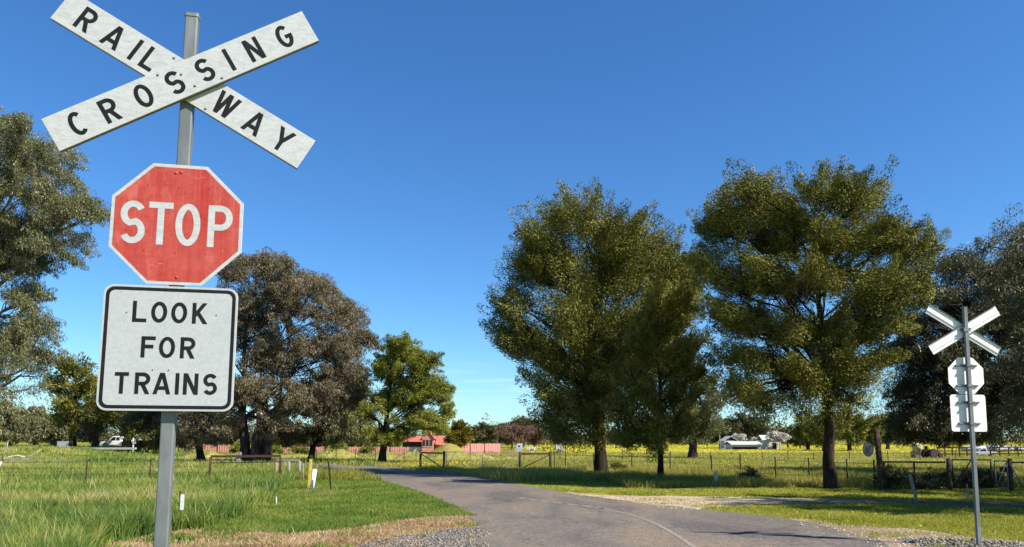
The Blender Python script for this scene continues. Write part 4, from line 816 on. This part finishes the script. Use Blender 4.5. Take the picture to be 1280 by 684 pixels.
mb = MB(); mb.tube([Vector(t) * .992, Vector(t) * 1.012], [.079, .074], 14); mb.build('cap', 'white_paint', rt)
post('stake', 'thin dark steel stake at the edge of the mown lawn', 'stake', 414, 614, 577, .022, 'dark_steel', -3.5, True)
post('stake', 'tiny white stick upright in the grass below the rusty rail', 'stake', 345.5, 634, 621, .009, 'white_paint', 0)
post('stake', 'pale weathered stake leaning in front of the steel rail', 'stake', 1146, 627, 593, .035, 'grey_wood', -9, True)
rt, g, t = post('stake', 'slim grey stake with a red top beside the farther crossing sign', 'stake', 1209.5, 626, 611, .02, 'grey_wood', -.5, True)
mb = MB(); mb.bar(Vector(t), Vector(t) + Vector((0, 0, .12)), .043, .03, (0, 1, 0)); mb.build('tip', 'redpaint', rt)
rt, g, t = post('concrete_marker', 'squat grey concrete marker post on the verge before the paddock', 'marker post', 895, 609, 589, .065, 'concrete', 0, True)
mb = MB(); mb.ball((0, 0, .04), .16, 2, (1, 1, .5), .12, np.random.default_rng(1)); mb.build('footing', 'concrete', rt)
post('stake', 'dark short stake by the wire fence under the brownish gum', 'stake', 379, 603, 580, .02, 'grey_wood', 0)

# fences
def wire_fence(label, pts, hts, tops, mat='dark_steel', r=.03, wires=(.3, .6, .85), wr=.006, name='wire_fence', wmat='dark_steel'):
    root = thing(name, label, 'fence', pts[0]); b = np.array(pts[0])
    for p, h in zip(pts, hts):
        mb = MB(); q = Vector(np.array(p) - b); mb.tube([q - Vector((0, 0, .2)), q + Vector((0, 0, h))], r, 6); mb.build('post', mat, root)
    for f in wires:
        mb = MB(); mb.tube([Vector(np.array(p) - b) + Vector((0, -r - wr, tops * f)) for p in pts], wr, 5); mb.build('wire', wmat, root)
    return root
lf = [G(u, v) for u, v in ((-95, 613), (-20, 611), (107, 609), (187, 607), (261, 605))]
wire_fence('rusty wire fence across the tall grass of the near field', lf, [1.05, 1.0, .98, 1.0, 1.0], 1.0, 'rust', .028, (.45, .68, .9), .006, wmat='rust')
def rail(name, label, cat, A, B, h, r, mat, posts=None, extra=None):
    root = thing(name, label, cat, A); b = Vector(np.array(B) - np.array(A))
    mb = MB(); mb.bar(Vector((0, 0, h)), b + Vector((0, 0, h)), r * 2, r * 2); mb.build('rail', mat, root)
    for q in (posts or [0, 1]):
        mb = MB(); c = b * q; mb.tube([c - Vector((0, 0, .2)), c + Vector((0, 0, h - r))], r * 1.15, 8); mb.build('post', mat, root)
    return root
A, B = G(262, 602), G(350, 601)
rt = rail('rail_fence', 'low rusty iron rail on posts at the end of the near wire fence', 'fence', A, B, 1.02, .045, 'rust', [0, .999])
mb = MB(); mb.tube([(0, 0, .75), tuple(np.array(B) - np.array(A) + np.array([0, 0, .78]))], .018, 6); mb.build('lower_rail', 'dark_steel', rt)
mb = MB(); mb.box((1.05, .3, .98), (.16, .16, .42)); mb.build('timber_stub', 'grey_wood', rt)
A, B = G(345, 597), G(374, 597)
rail('timber_fence', 'short weathered timber rail frame at the lawn corner', 'fence', A, B, .78, .05, 'grey_wood', [0, .55, 1])
# paddock gates and braces left of the dense pine
def brace_frame(label, A, B, h, mat, flip=False):
    root = thing('brace_frame', label, 'fence brace', A); b = Vector(np.array(B) - np.array(A))
    for q in (Vector((0, 0, 0)), b):
        mb = MB(); mb.tube([q - Vector((0, 0, .2)), q + Vector((0, 0, h))], .075, 9); mb.build('post', mat, root)
    mb = MB(); mb.tube([Vector((.07, 0, h - .12)), b + Vector((-.07, 0, h - .12))], .045, 8); mb.build('top_rail', mat, root)
    a1, a2 = (Vector((.06, 0, h - .2)), b + Vector((-.06, 0, .08))); 
    if flip: a1, a2 = (Vector((.06, 0, .08)), b + Vector((-.06, 0, h - .2)))
    mb = MB(); mb.tube([a1, a2], .032, 8); mb.build('diagonal', mat, root); return root
def gate(label, A, B, h, mat='galv', r=.022, cols=2, dual=True):
    root = thing('farm_gate', label, 'gate', A); b = Vector(np.array(B) - np.array(A)); z0 = .12
    mb = MB()
    for z in (z0, h): mb.tube([Vector((0, 0, z)), b + Vector((0, 0, z))], r, 7)
    for q in (Vector((0, 0, 0)), b): mb.tube([q + Vector((0, 0, z0)), q + Vector((0, 0, h))], r, 7)
    mb.build('gate_frame', mat, root); mb = MB()
    for k in range(cols):
        p, q = b * (k / cols), b * ((k + 1) / cols)
        mb.tube([p + Vector((0, 0, z0)), q + Vector((0, 0, h))] if k % 2 == 0 else [p + Vector((0, 0, h)), q + Vector((0, 0, z0))], r * .8, 6)
    mb.build('gate_brace', mat, root); mb = MB()
    for z in np.linspace(z0, h, 6)[1:-1]: mb.tube([Vector((0, r + .006, z)), b + Vector((0, r + .006, z))], .006, 4)
    mb.build('gate_mesh', mat, root); return root
a0, a1, g0, g1, a2, a3 = G(525.5, 585.5), G(555, 587), G(557, 587), G(603, 587.3), G(650, 587.5), G(688, 587)
brace_frame('timber post and rail brace nearest the mound with its diagonal falling to the gate', a0, a1, 1.05, 'dark_wood')
gm = (g0 + a2) / 2
gate('wide steel farm gate leaf next to the mound side brace', g0 + (a2 - g0) * .01, gm - (a2 - g0) * .005, 1.0, 'grey_wood', .02, 4)
gate('wide steel farm gate leaf next to the pine side brace', gm + (a2 - g0) * .005, g0 + (a2 - g0) * .985, 1.0, 'grey_wood', .02, 4)
brace_frame('dark timber brace of two stout posts near the dense pine', a2, a3, 1.02, 'dark_wood', True)
pl = [G(u, v) for u, v in ((693, 587), (707, 588), (742, 589.5), (790, 592), (838, 594.5), (890, 597.5), (926, 599.5), (970, 602), (1012, 604.5), (1060, 607.5), (1094, 610.5))]
wire_fence('wire paddock fence on thin dark posts passing behind the pines', pl, [1.0, 1.5, 1.0, 1.0, 1.0, 1.0, 1.1, 1.0, 1.0, 1.0, 1.0], 1.0, 'dark_steel', .028)
f2 = [onground(u, 72) for u in (655, 700, 745, 778, 838, 888, 953, 985, 1017, 1062, 1110, 1150, 1195)]
wire_fence('far thin wire fence crossing the flowering paddock', f2, [.95 + .12 * math.sin(k * 2.1) for k in range(13)], .9, 'dark_wood', .035, (.4, .9), .006)
f3 = [onground(u, 62) for u in (395, 420, 444, 469, 505, 520)]
wire_fence('thin wire fence along the grass bank behind the road', f3, [1.1] * 6, 1.0, 'dark_steel', .03, (.5, .95), .006)
# right-hand entrance
p0, p1, p2 = G(1102, 613), G(1188, 614), G(1265, 614.5)
rt = thing('gate_post', 'tall dark timber strainer post beside the oval V disc', 'gate post', p0); mb = MB(); mb.tube([(0, 0, -.3), (-.02, 0, 1.0), (-.07, 0, 2.05)], [.10, .095, .085], 10); mb.build('timber', 'dark_wood', rt)
mb = MB(); mb.tube([(-.06, -.02, 1.72), (-.40, -.04, 1.74)], .010, 6); mb.build('hanger_arm', 'dark_steel', rt)
rt = thing('oval_sign', 'grey oval disc with a dark V hanging beside the tall timber post', 'sign', p0 + np.array([-.40, -.045, 1.37])); mb = MB()
ov = [(.185 * math.cos(a), .24 * math.sin(a)) for a in np.linspace(0, 2 * math.pi, 33)[:-1]]
M['disc'] = plain('blue_grey_disc', (.055, .07, .085), .5, 0, .15); M['ink'] = plain('dark_blue_paint', (.02, .03, .07), .5)
mb.mi = 2; mb.prism(ov, .004, .02); mb.mi = 0; flat(mb, [(x * .995, z * .995) for x, z in ov], .003)
mb.mi = 1
for i in range(32): j = (i + 1) % 32; flat(mb, [(ov[i][0] * .99, ov[i][1] * .99), (ov[j][0] * .99, ov[j][1] * .99), (ov[j][0] * .9, ov[j][1] * .92), (ov[i][0] * .9, ov[i][1] * .92)], .0015)
letter(mb, 'V', 0, 0, .24, .85, .17, 0.0); mb.build('disc', ['disc', 'ink', 'dark_steel'], rt, fix=False)
mb = MB(); mb.tube([(-.03, .01, .235), (0, .005, .36), (.03, .01, .235)], .007, 5); mb.ball((0, .005, .33), .03, 1); mb.build('hook', 'dark_steel', rt)
rt = rail('pipe_rail', 'dark steel pipe rail between the tall post and the stout gate post', 'fence', p0 + np.array([.1, 0, 0]), p1 - np.array([.11, 0, 0]), .95, .028, 'dark_steel', [.012, .5])
mb = MB(); mb.tube([(.05, -.04, .82), (.5, -.04, .62), (1.0, -.04, .5)], .02, 6); mb.build('sagging_pipe', 'dark_steel', rt)
for nm, p, lab in (('gate_post', p1, 'stout dark timber post between the pipe rail and the steel gate'), ('gate_post', p2, 'stout dark timber post at the latch end of the steel gate')):
    r_ = thing(nm, lab, 'gate post', p); mb = MB(); mb.tube([(0, 0, -.3), (0, 0, 1.08)], [.08, .07], 10); mb.build('timber', 'dark_wood', r_)
gt = gate('dark steel farm gate with diagonal bars behind the farther crossing sign', p1 + np.array([.12, 0, 0]), G(1241, 614.2), 1.03, 'dark_steel', .024, 2)
gt = gate('narrow steel gate leaf with a latch box beside the last post', G(1245, 614.2) + np.array([.02, 0, 0]), p2 - np.array([.1, 0, 0]), 1.0, 'galv', .024, 1)
mb = MB(); mb.box((.25, -.03, .72), (.2, .06, .17)); mb.build('latch_box', 'rust', gt)
rt = thing('stay_bar', 'pale steel stay propped against the last gate post', 'fence brace', G(1282, 617)); mb = MB(); mb.tube([(.1, 0, -.05), (-.38, .1, .95)], .025, 6); mb.build('bar', 'galv', rt)
rt = rail('pipe_rail', 'dark steel pipe rail running out of frame past the last gate post', 'fence', p2 + np.array([.1, 0, 0]), G(1420, 615), .95, .028, 'dark_steel', [.5, 1])
# dead branch in the grass
g = G(-6, 604); rt = thing('dead_branch', 'bleached bare dead branch lying on the tall grass', 'branch', g); mb = MB()
T_ = lambda u, v, dy=0: Vector(D(u, v, g[1] + dy) - g)
mb.tube([T_(-14, 604), T_(-4, 588, .1), T_(2, 577, .2)], [.05, .042, .038], 7); mb.tube([T_(2, 577, .2), T_(12, 571, .3), T_(22, 569.5, .35), T_(32, 571.5, .4)], [.036, .03, .025, .02], 7)
mb.tube([T_(32, 571.5, .4), T_(38, 570, .4), T_(45, 566, .45), T_(52, 561.5, .5)], [.02, .018, .013, .006], 6); mb.tube([T_(2, 577, .2), T_(5, 566, .1), T_(9, 558, .05), T_(10, 552, 0)], [.03, .026, .02, .008], 6); mb.tube([T_(22, 569.5, .35), T_(30, 574, .4), T_(36, 573, .4)], [.016, .012, .005], 5)
mb.build('wood', 'bark_pale', rt, fix=False)
# driftwood-like debris by the dense pine
# ------------------------------------------------------------------ houses and sheds
def wbox(name, mat, root, c, d, **k): mb = MB(); mb.box(c, d, **k); return mb.build(name, mat, root)
def gable(name, mat, root, x0, x1, y0, y1, ze, zr, axis='x', over=.35, th=.12):
    """gabled roof, ridge along axis"""
    mb = MB()
    if axis == 'x':
        ym = (y0 + y1) / 2
        for s in (-1, 1):
            ye = (y0 - over) if s < 0 else (y1 + over); zs = ze - over * (zr - ze) / (ym - y0)
            mb.raw([(x0 - over, ye, zs), (x1 + over, ye, zs), (x1 + over, ym, zr), (x0 - over, ym, zr), (x0 - over, ye, zs + th), (x1 + over, ye, zs + th), (x1 + over, ym, zr + th), (x0 - over, ym, zr + th)], [(0, 1, 2, 3), (4, 5, 6, 7), (0, 1, 5, 4), (1, 2, 6, 5), (2, 3, 7, 6), (3, 0, 4, 7)])
    else:
        xm = (x0 + x1) / 2
        for s in (-1, 1):
            xe = (x0 - over) if s < 0 else (x1 + over); zs = ze - over * (zr - ze) / (xm - x0)
            mb.raw([(xe, y0 - over, zs), (xe, y1 + over, zs), (xm, y1 + over, zr), (xm, y0 - over, zr), (xe, y0 - over, zs + th), (xe, y1 + over, zs + th), (xm, y1 + over, zr + th), (xm, y0 - over, zr + th)], [(0, 1, 2, 3), (4, 5, 6, 7), (0, 1, 5, 4), (1, 2, 6, 5), (2, 3, 7, 6), (3, 0, 4, 7)])
    return mb.build(name, mat, root)
b = onground(527, 150); H = thing('house', 'red-roofed house with a pink gable behind the grass mound', 'house', b)
wbox('wall', 'cream', H, (-1.9, 3, 1.0), (4.0, 6, 2.0)); wbox('painted_verandah_shade', 'darkvoid', H, (-1.9, -.1, 1.5), (3.8, .12, 1.0))  # near-black panel paints the shade under the verandah roof
mb = MB(); mb.raw([(-4.1, -1.2, 2.0), (.2, -1.2, 2.0), (.2, 3, 3.1), (-4.1, 3, 3.1), (-4.1, -1.2, 2.1), (.2, -1.2, 2.1), (.2, 3, 3.2), (-4.1, 3, 3.2)], [(0, 1, 2, 3), (4, 5, 6, 7), (0, 1, 5, 4), (1, 2, 6, 5), (2, 3, 7, 6), (3, 0, 4, 7)]); mb.build('verandah_roof', 'redroof', H)
mb = MB(); mb.prism([(.15, 0), (2.45, 0), (2.45, 2.8), (1.3, 4.1), (.15, 2.8)], -.6, 6); mb.build('gable_wall', 'pinkwall', H)
gable('roof', 'redroof', H, .15, 2.45, -.6, 6, 2.85, 4.2, 'y', .25)
for x in (.55, 1.25, 1.95):
    wf = wbox('window', 'glass', H, (x, -.63, 1.75), (.46, .06, 1.3)); wbox('sill', 'white_paint', wf, (x, -.67, 1.06), (.52, .06, .06))
wbox('wall', 'brick', H, (4.1, 3.5, 1.0), (3.1, 5, 2.0))
mb = MB(); mb.raw([(2.7, -.2, 1.5), (6.4, -.2, .9), (5.0, 4.5, 3.1), (2.7, 4.5, 3.2), (2.7, -.2, 1.6), (6.4, -.2, 1.0), (5.0, 4.5, 3.2), (2.7, 4.5, 3.3)], [(0, 1, 2, 3), (4, 5, 6, 7), (0, 1, 5, 4), (1, 2, 6, 5), (2, 3, 7, 6), (3, 0, 4, 7)]); mb.build('side_roof', 'redroof', H)
b = onground(362, 150); H = thing('house', 'dark-roofed orange brick house behind the brownish gum', 'house', b)
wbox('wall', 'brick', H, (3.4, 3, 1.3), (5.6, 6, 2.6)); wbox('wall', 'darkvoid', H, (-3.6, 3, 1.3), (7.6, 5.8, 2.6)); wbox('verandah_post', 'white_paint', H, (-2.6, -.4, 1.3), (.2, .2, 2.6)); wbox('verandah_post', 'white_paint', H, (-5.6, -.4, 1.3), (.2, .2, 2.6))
gable('roof', 'darkvoid', H, -7.2, 6.2, -.2, 6.2, 2.7, 4.4, 'x', .5)
b = onground(258, 150); H = thing('shed', 'open shed with a white tin roof beside the dark grey gum', 'shed', b)
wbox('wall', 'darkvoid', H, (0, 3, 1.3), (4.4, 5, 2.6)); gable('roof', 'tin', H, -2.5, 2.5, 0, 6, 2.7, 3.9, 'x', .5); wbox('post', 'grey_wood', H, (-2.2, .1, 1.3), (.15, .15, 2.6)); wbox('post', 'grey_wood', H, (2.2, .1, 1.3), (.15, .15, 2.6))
def panel_fence(label, pts, h):
    root = thing('panel_fence', label, 'fence', pts[0]); b = np.array(pts[0])
    for p, q in zip(pts[:-1], pts[1:]):
        mb = MB(); A = np.array(p) - b; B_ = np.array(q) - b; L_ = np.linalg.norm(B_ - A); k = max(2, int(L_ / .2)); pr = None
        nn = np.array([-(B_ - A)[1], (B_ - A)[0], 0]) / L_
        for i in range(k + 1):
            c = A + (B_ - A) * i / k + nn * (.04 if i % 2 else 0); 
            if pr is not None: mb.raw([pr, c, c + [0, 0, h], pr + [0, 0, h], pr + nn * .03, c + nn * .03, c + nn * .03 + [0, 0, h], pr + nn * .03 + [0, 0, h]], [(0, 1, 2, 3), (4, 5, 6, 7), (3, 2, 6, 7)])
            pr = c
        mb.build('steel_panel', 'pinkfence', root, fix=False); mb = MB(); mb.box(tuple(A + [0, 0, h / 2]), (.09, .12, h + .06)); mb.build('post', 'rust', root)
    return root
panel_fence('long pink-red sheet steel fence running behind the brownish gum', [onground(u, 126) for u in (218, 245, 272, 299, 326, 353, 380, 407, 434, 461, 488, 512)], 1.2)
panel_fence('pink-red sheet steel fence from the mound to the thicket', [onground(u, Y) for u, Y in ((553, 126), (570, 127), (588, 128), (606, 129), (626, 130))], 1.75)
b = onground(933, 165); H = thing('farm_shed', 'long low white farm shed beyond the yellow flowers', 'shed', b); H.scale = (.88, .88, .8)
wbox('wall', 'cream', H, (0, 3, .9), (7.2, 6, 1.8)); gable('roof', 'tin', H, -3.7, 3.7, -.3, 6.3, 1.7, 2.5, 'x', .3); wbox('opening', 'darkvoid', H, (-.4, -.02, .55), (6.2, .08, 1.0))
b = onground(914, 175); H = thing('farm_shed', 'small white gabled shed at the near end of the long shed', 'shed', b); wbox('wall', 'cream', H, (0, 2, 1.1), (3.0, 4, 2.2)); gable('roof', 'tin', H, -1.6, 1.6, 0, 4, 2.2, 3.2, 'y', .2); wbox('door', 'darkvoid', H, (0, -.03, .9), (.9, .06, 1.8))
b = onground(965, 172); H = thing('farm_shed', 'pale cream shed among the blossom trees', 'shed', b); wbox('wall', 'cream', H, (0, 2, 1.2), (4.2, 4, 2.4)); gable('roof', 'tin', H, -2.1, 2.1, 0, 4, 2.4, 3.4, 'x', .2); wbox('door', 'darkvoid', H, (.6, -.03, .9), (.9, .06, 1.8))
rt = thing('power_pole', 'thin grey pole in front of the white farm sheds', 'pole', onground(900, 140)); mb = MB(); mb.tube([(0, 0, -.3), (0, 0, 4.0)], [.10, .08], 8); mb.build('shaft', 'grey_wood', rt); mb = MB(); mb.box((0, 0, 3.7), (.8, .1, .1)); mb.build('crossarm', 'grey_wood', rt)
# vehicles
def wheel(root, x, y, r, wd, rim='chrome'):
    o = bpy.data.objects.new('wheel', None); COL.objects.link(o); o.parent = root; o.location = (x, y, r)
    mb = MB(); a = np.linspace(0, 2 * math.pi, 19)[:-1]; mb.prism([(r * math.cos(q), r * math.sin(q)) for q in a], -wd / 2, wd / 2); mb.build('tyre', 'tyre', o)
    mb = MB(); mb.prism([(r * .6 * math.cos(q), r * .6 * math.sin(q)) for q in a], -wd / 2 - .012, wd / 2 + .012); mb.build('rim', rim, o)
def ute(label, loc, rz, s=1.0):
    root = thing('utility_vehicle', label, 'vehicle', loc, rz); root.scale = (s, s, s)
    mb = MB(); prof = [(-2.6, .45), (-2.6, 1.0), (-.55, 1.05), (-.45, 1.02), (1.15, 1.02), (2.3, .92), (2.55, .75), (2.6, .42)]
    mb.prism(prof, -.9, .9); mb.build('body', 'car_white', root, bevel=.05)
    mb = MB(); pf = [(-.75, 1.03), (-.6, 1.68), (-.35, 1.76), (.55, 1.74), (1.25, 1.04)]; n_ = len(pf)
    V = [(x, -.86 + (z - 1.03) * .22, z) for x, z in pf] + [(x, .86 - (z - 1.03) * .22, z) for x, z in pf]
    mb.raw(V, [tuple(range(n_)), tuple(range(2 * n_ - 1, n_ - 1, -1))] + [(i, i + n_, (i + 1) % n_ + n_, (i + 1) % n_) for i in range(n_)]); mb.build('cab', 'car_white', root, bevel=.04)
    for s_ in (-1, 1):
        for q in ([(-.55, 1.1), (-.48, 1.6), (.02, 1.63), (.02, 1.1)], [(.1, 1.1), (.1, 1.63), (.5, 1.62), (.98, 1.1)]):
            mb = MB(); mb.raw([(x, s_ * (.868 - (z - 1.03) * .22), z) for x, z in q] + [(x, s_ * (.84 - (z - 1.03) * .22), z) for x, z in q], [(0, 1, 2, 3), (4, 5, 6, 7), (0, 1, 5, 4), (1, 2, 6, 5), (2, 3, 7, 6), (3, 0, 4, 7)]); mb.build('window', 'glass', root)
        wheel(root, 1.6, s_ * .82, .36, .24); wheel(root, -1.6, s_ * .82, .36, .24)
        mb = MB(); mb.box((2.5, s_ * .66, .78), (.16, .34, .16)); mb.build('headlight', 'chrome', root)
    mb = MB(); mb.raw([(1.2, -.72, 1.08), (1.2, .72, 1.08), (.62, .66, 1.7), (.62, -.66, 1.7)], [(0, 1, 2, 3)]); 
    mb.raw([(1.24, -.72, 1.1), (1.24, .72, 1.1), (.66, .66, 1.7), (.66, -.66, 1.7)], [(0, 1, 2, 3)]); mb.build('windscreen', 'glass', root)
    mb = MB(); mb.box((2.6, 0, .5), (.14, 1.8, .2)); mb.build('bumper', 'dark_steel', root); return root
ute('white dual-cab utility parked under the dark conifer', onground(148, 113), math.pi)
ute('small white utility parked among the rusty yard rails', onground(1229, 112), R(160), .62)
rt = thing('marker_post', 'white upright post beside the white utility', 'marker post', onground(166, 103)); mb = MB(); mb.tube([(0, 0, -.2), (0, 0, 2.2)], .09, 8); mb.build('post', 'white_paint', rt); mb = MB(); mb.box((0, 0, 1.75), (.5, .06, .3)); mb.build('plate', 'white_paint', rt)
rt = thing('edging', 'pale concrete edging in front of the white utility', 'kerb', onground(95, 101)); mb = MB(); mb.box((4, 0, .05), (8.2, .3, .26)); mb.box((0, 0, .05), (.2, .34, .30)); mb.build('concrete', 'concrete', rt)
b = onground(80, 103); rt = thing('water_trough', 'small blue-grey trough at the foot of the distant rounded pine', 'trough', b); mb = MB(); mb.box((0, 0, .5), (1.6, .7, 1.0)); mb.build('tub', 'greytin', rt); mb = MB(); mb.box((-.86, 0, .5), (.1, .76, 1.1)); mb.box((.86, 0, .5), (.1, .76, 1.1)); mb.build('end_wall', 'dark_steel', rt)
b = onground(649, 150); rt = thing('caravan', 'small white caravan with a grey annexe beyond the paddock gate', 'caravan', b); rt.scale = (.75, .75, .75)
mb = MB(); mb.prism([(-.7, .5), (-.75, 1.6), (-.55, 2.2), (.75, 2.2), (.85, 1.4), (.75, .5)], -.9, .9); mb.build('body', 'tin', rt, bevel=.06); wbox('window', 'glass', rt, (0, -.92, 1.5), (.6, .04, .4)); wbox('annexe', 'greytin', rt, (-.2, -1.3, .55), (1.7, .7, 1.1)); wheel(rt, 0, -.8, .3, .2); wheel(rt, 0, .8, .3, .2)
b = onground(664, 150); rt = thing('flat_trailer', 'low cream flatbed trailer right beside the small white caravan', 'trailer', b); mb = MB(); mb.box((0, 0, .75), (2.0, 1.4, .5)); mb.build('tray', 'cream', rt); mb = MB(); mb.tube([(-1, 0, .6), (-1.6, 0, .55)], .05, 6); mb.build('drawbar', 'dark_steel', rt); wheel(rt, .1, -.7, .32, .2); wheel(rt, .1, .7, .32, .2)
b = onground(699, 135); rt = thing('stock_trailer', 'grey metal stock trailer in the paddock behind the thin fence post', 'trailer', b)
mb = MB(); mb.box((0, 0, 1.05), (1.5, 1.4, 1.0)); mb.build('box', 'greytin', rt, bevel=.03)
for x in (-.45, 0, .45): wbox('panel', 'tin', rt, (x, -.72, 1.1), (.34, .04, .75))
mb = MB(); mb.box((1.0, 0, .8), (.7, 1.0, .3)); mb.build('tongue', 'cream', rt); wheel(rt, 0, -.7, .3, .2); wheel(rt, 0, .7, .3, .2)
b = onground(1147, 100); rt = thing('water_tank', 'squat yellowish ribbed tank at the paddock edge', 'tank', b); mb = MB(); M['tank'] = plain('cream_tank', (.50, .42, .20), .6, 0, .15)
mb.tube([(0, 0, 0.3), (0, 0, .7), (0, 0, .74), (0, 0, 1.2), (0, 0, 1.24), (0, 0, 1.75), (0, 0, 1.95)], [.6, .6, .63, .6, .63, .6, .3], 18); mb.build('shell', 'tank', rt); mb = MB(); mb.tube([(0, 0, 1.94), (0, 0, 2.02)], .2, 12); mb.build('lid', 'dark_steel', rt); mb = MB(); mb.box((0, 0, .15), (1.3, 1.3, .3)); mb.build('stand', 'grey_wood', rt)
b = onground(1164, 98); rt = thing('tractor', 'old rusty tractor standing beside the yellowish tank', 'tractor', b, R(20))
mb = MB(); mb.prism([(-.4, .5), (-.4, 1.1), (.2, 1.15), (1.2, 1.05), (1.25, .5)], -.28, .28); mb.build('bonnet', 'rust', rt, bevel=.03); wheel(rt, -.35, -.6, .62, .3, 'rust'); wheel(rt, -.35, .6, .62, .3, 'rust'); wheel(rt, 1.05, -.5, .34, .2, 'rust'); wheel(rt, 1.05, .5, .34, .2, 'rust')
mb = MB(); mb.box((-.65, 0, 1.2), (.4, .45, .08)); mb.box((-.85, 0, 1.4), (.07, .45, .4)); mb.build('seat', 'dark_steel', rt); mb = MB(); mb.tube([(.7, .1, 1.05), (.7, .1, 1.65)], .04, 6); mb.build('exhaust', 'dark_steel', rt); mb = MB(); mb.tube([(-.2, 0, 1.1), (-.4, 0, 1.45)], .03, 6); mb.build('steering_column', 'dark_steel', rt)
def yard(label, u0, u1, Y, n_, h):
    A = onground(u0, Y); B_ = onground(u1, Y); root = thing('yard_rails', label, 'fence', A); d_ = Vector(B_ - A)
    for k in range(n_ + 1): mb = MB(); q = d_ * (k / n_); mb.tube([q - Vector((0, 0, .2)), q + Vector((0, 0, h + .1))], .09, 7); mb.build('post', 'rust', root)
    for z in (.45, .85, h): mb = MB(); mb.bar(Vector((0, -.1, z)), d_ + Vector((0, -.1, z)), .05, .16); mb.build('rail', 'rust', root)
yard('rusty cattle yard rails between the tractor and the small white utility', 1172, 1218, 104, 5, 1.35)
yard('rusty cattle yard rails beyond the last gate post', 1238, 1330, 106, 8, 1.35)
b = onground(1236, 128); rt = thing('tarped_heap', 'pale heap under light sheeting behind the rusty yard rails', 'heap', b); mb = MB(); rg = np.random.default_rng(4)
for x, s_ in ((-3.4, .8), (-2, 1.1), (-.6, .9), (.8, 1.2), (2.2, 1.0), (3.6, .8), (5, .7)): mb.ball((x, rg.uniform(-.5, .5), .9), s_, 2, (1.5, 1, .55), .14, rg)
mb.build('sheeting', 'greytin', rt)
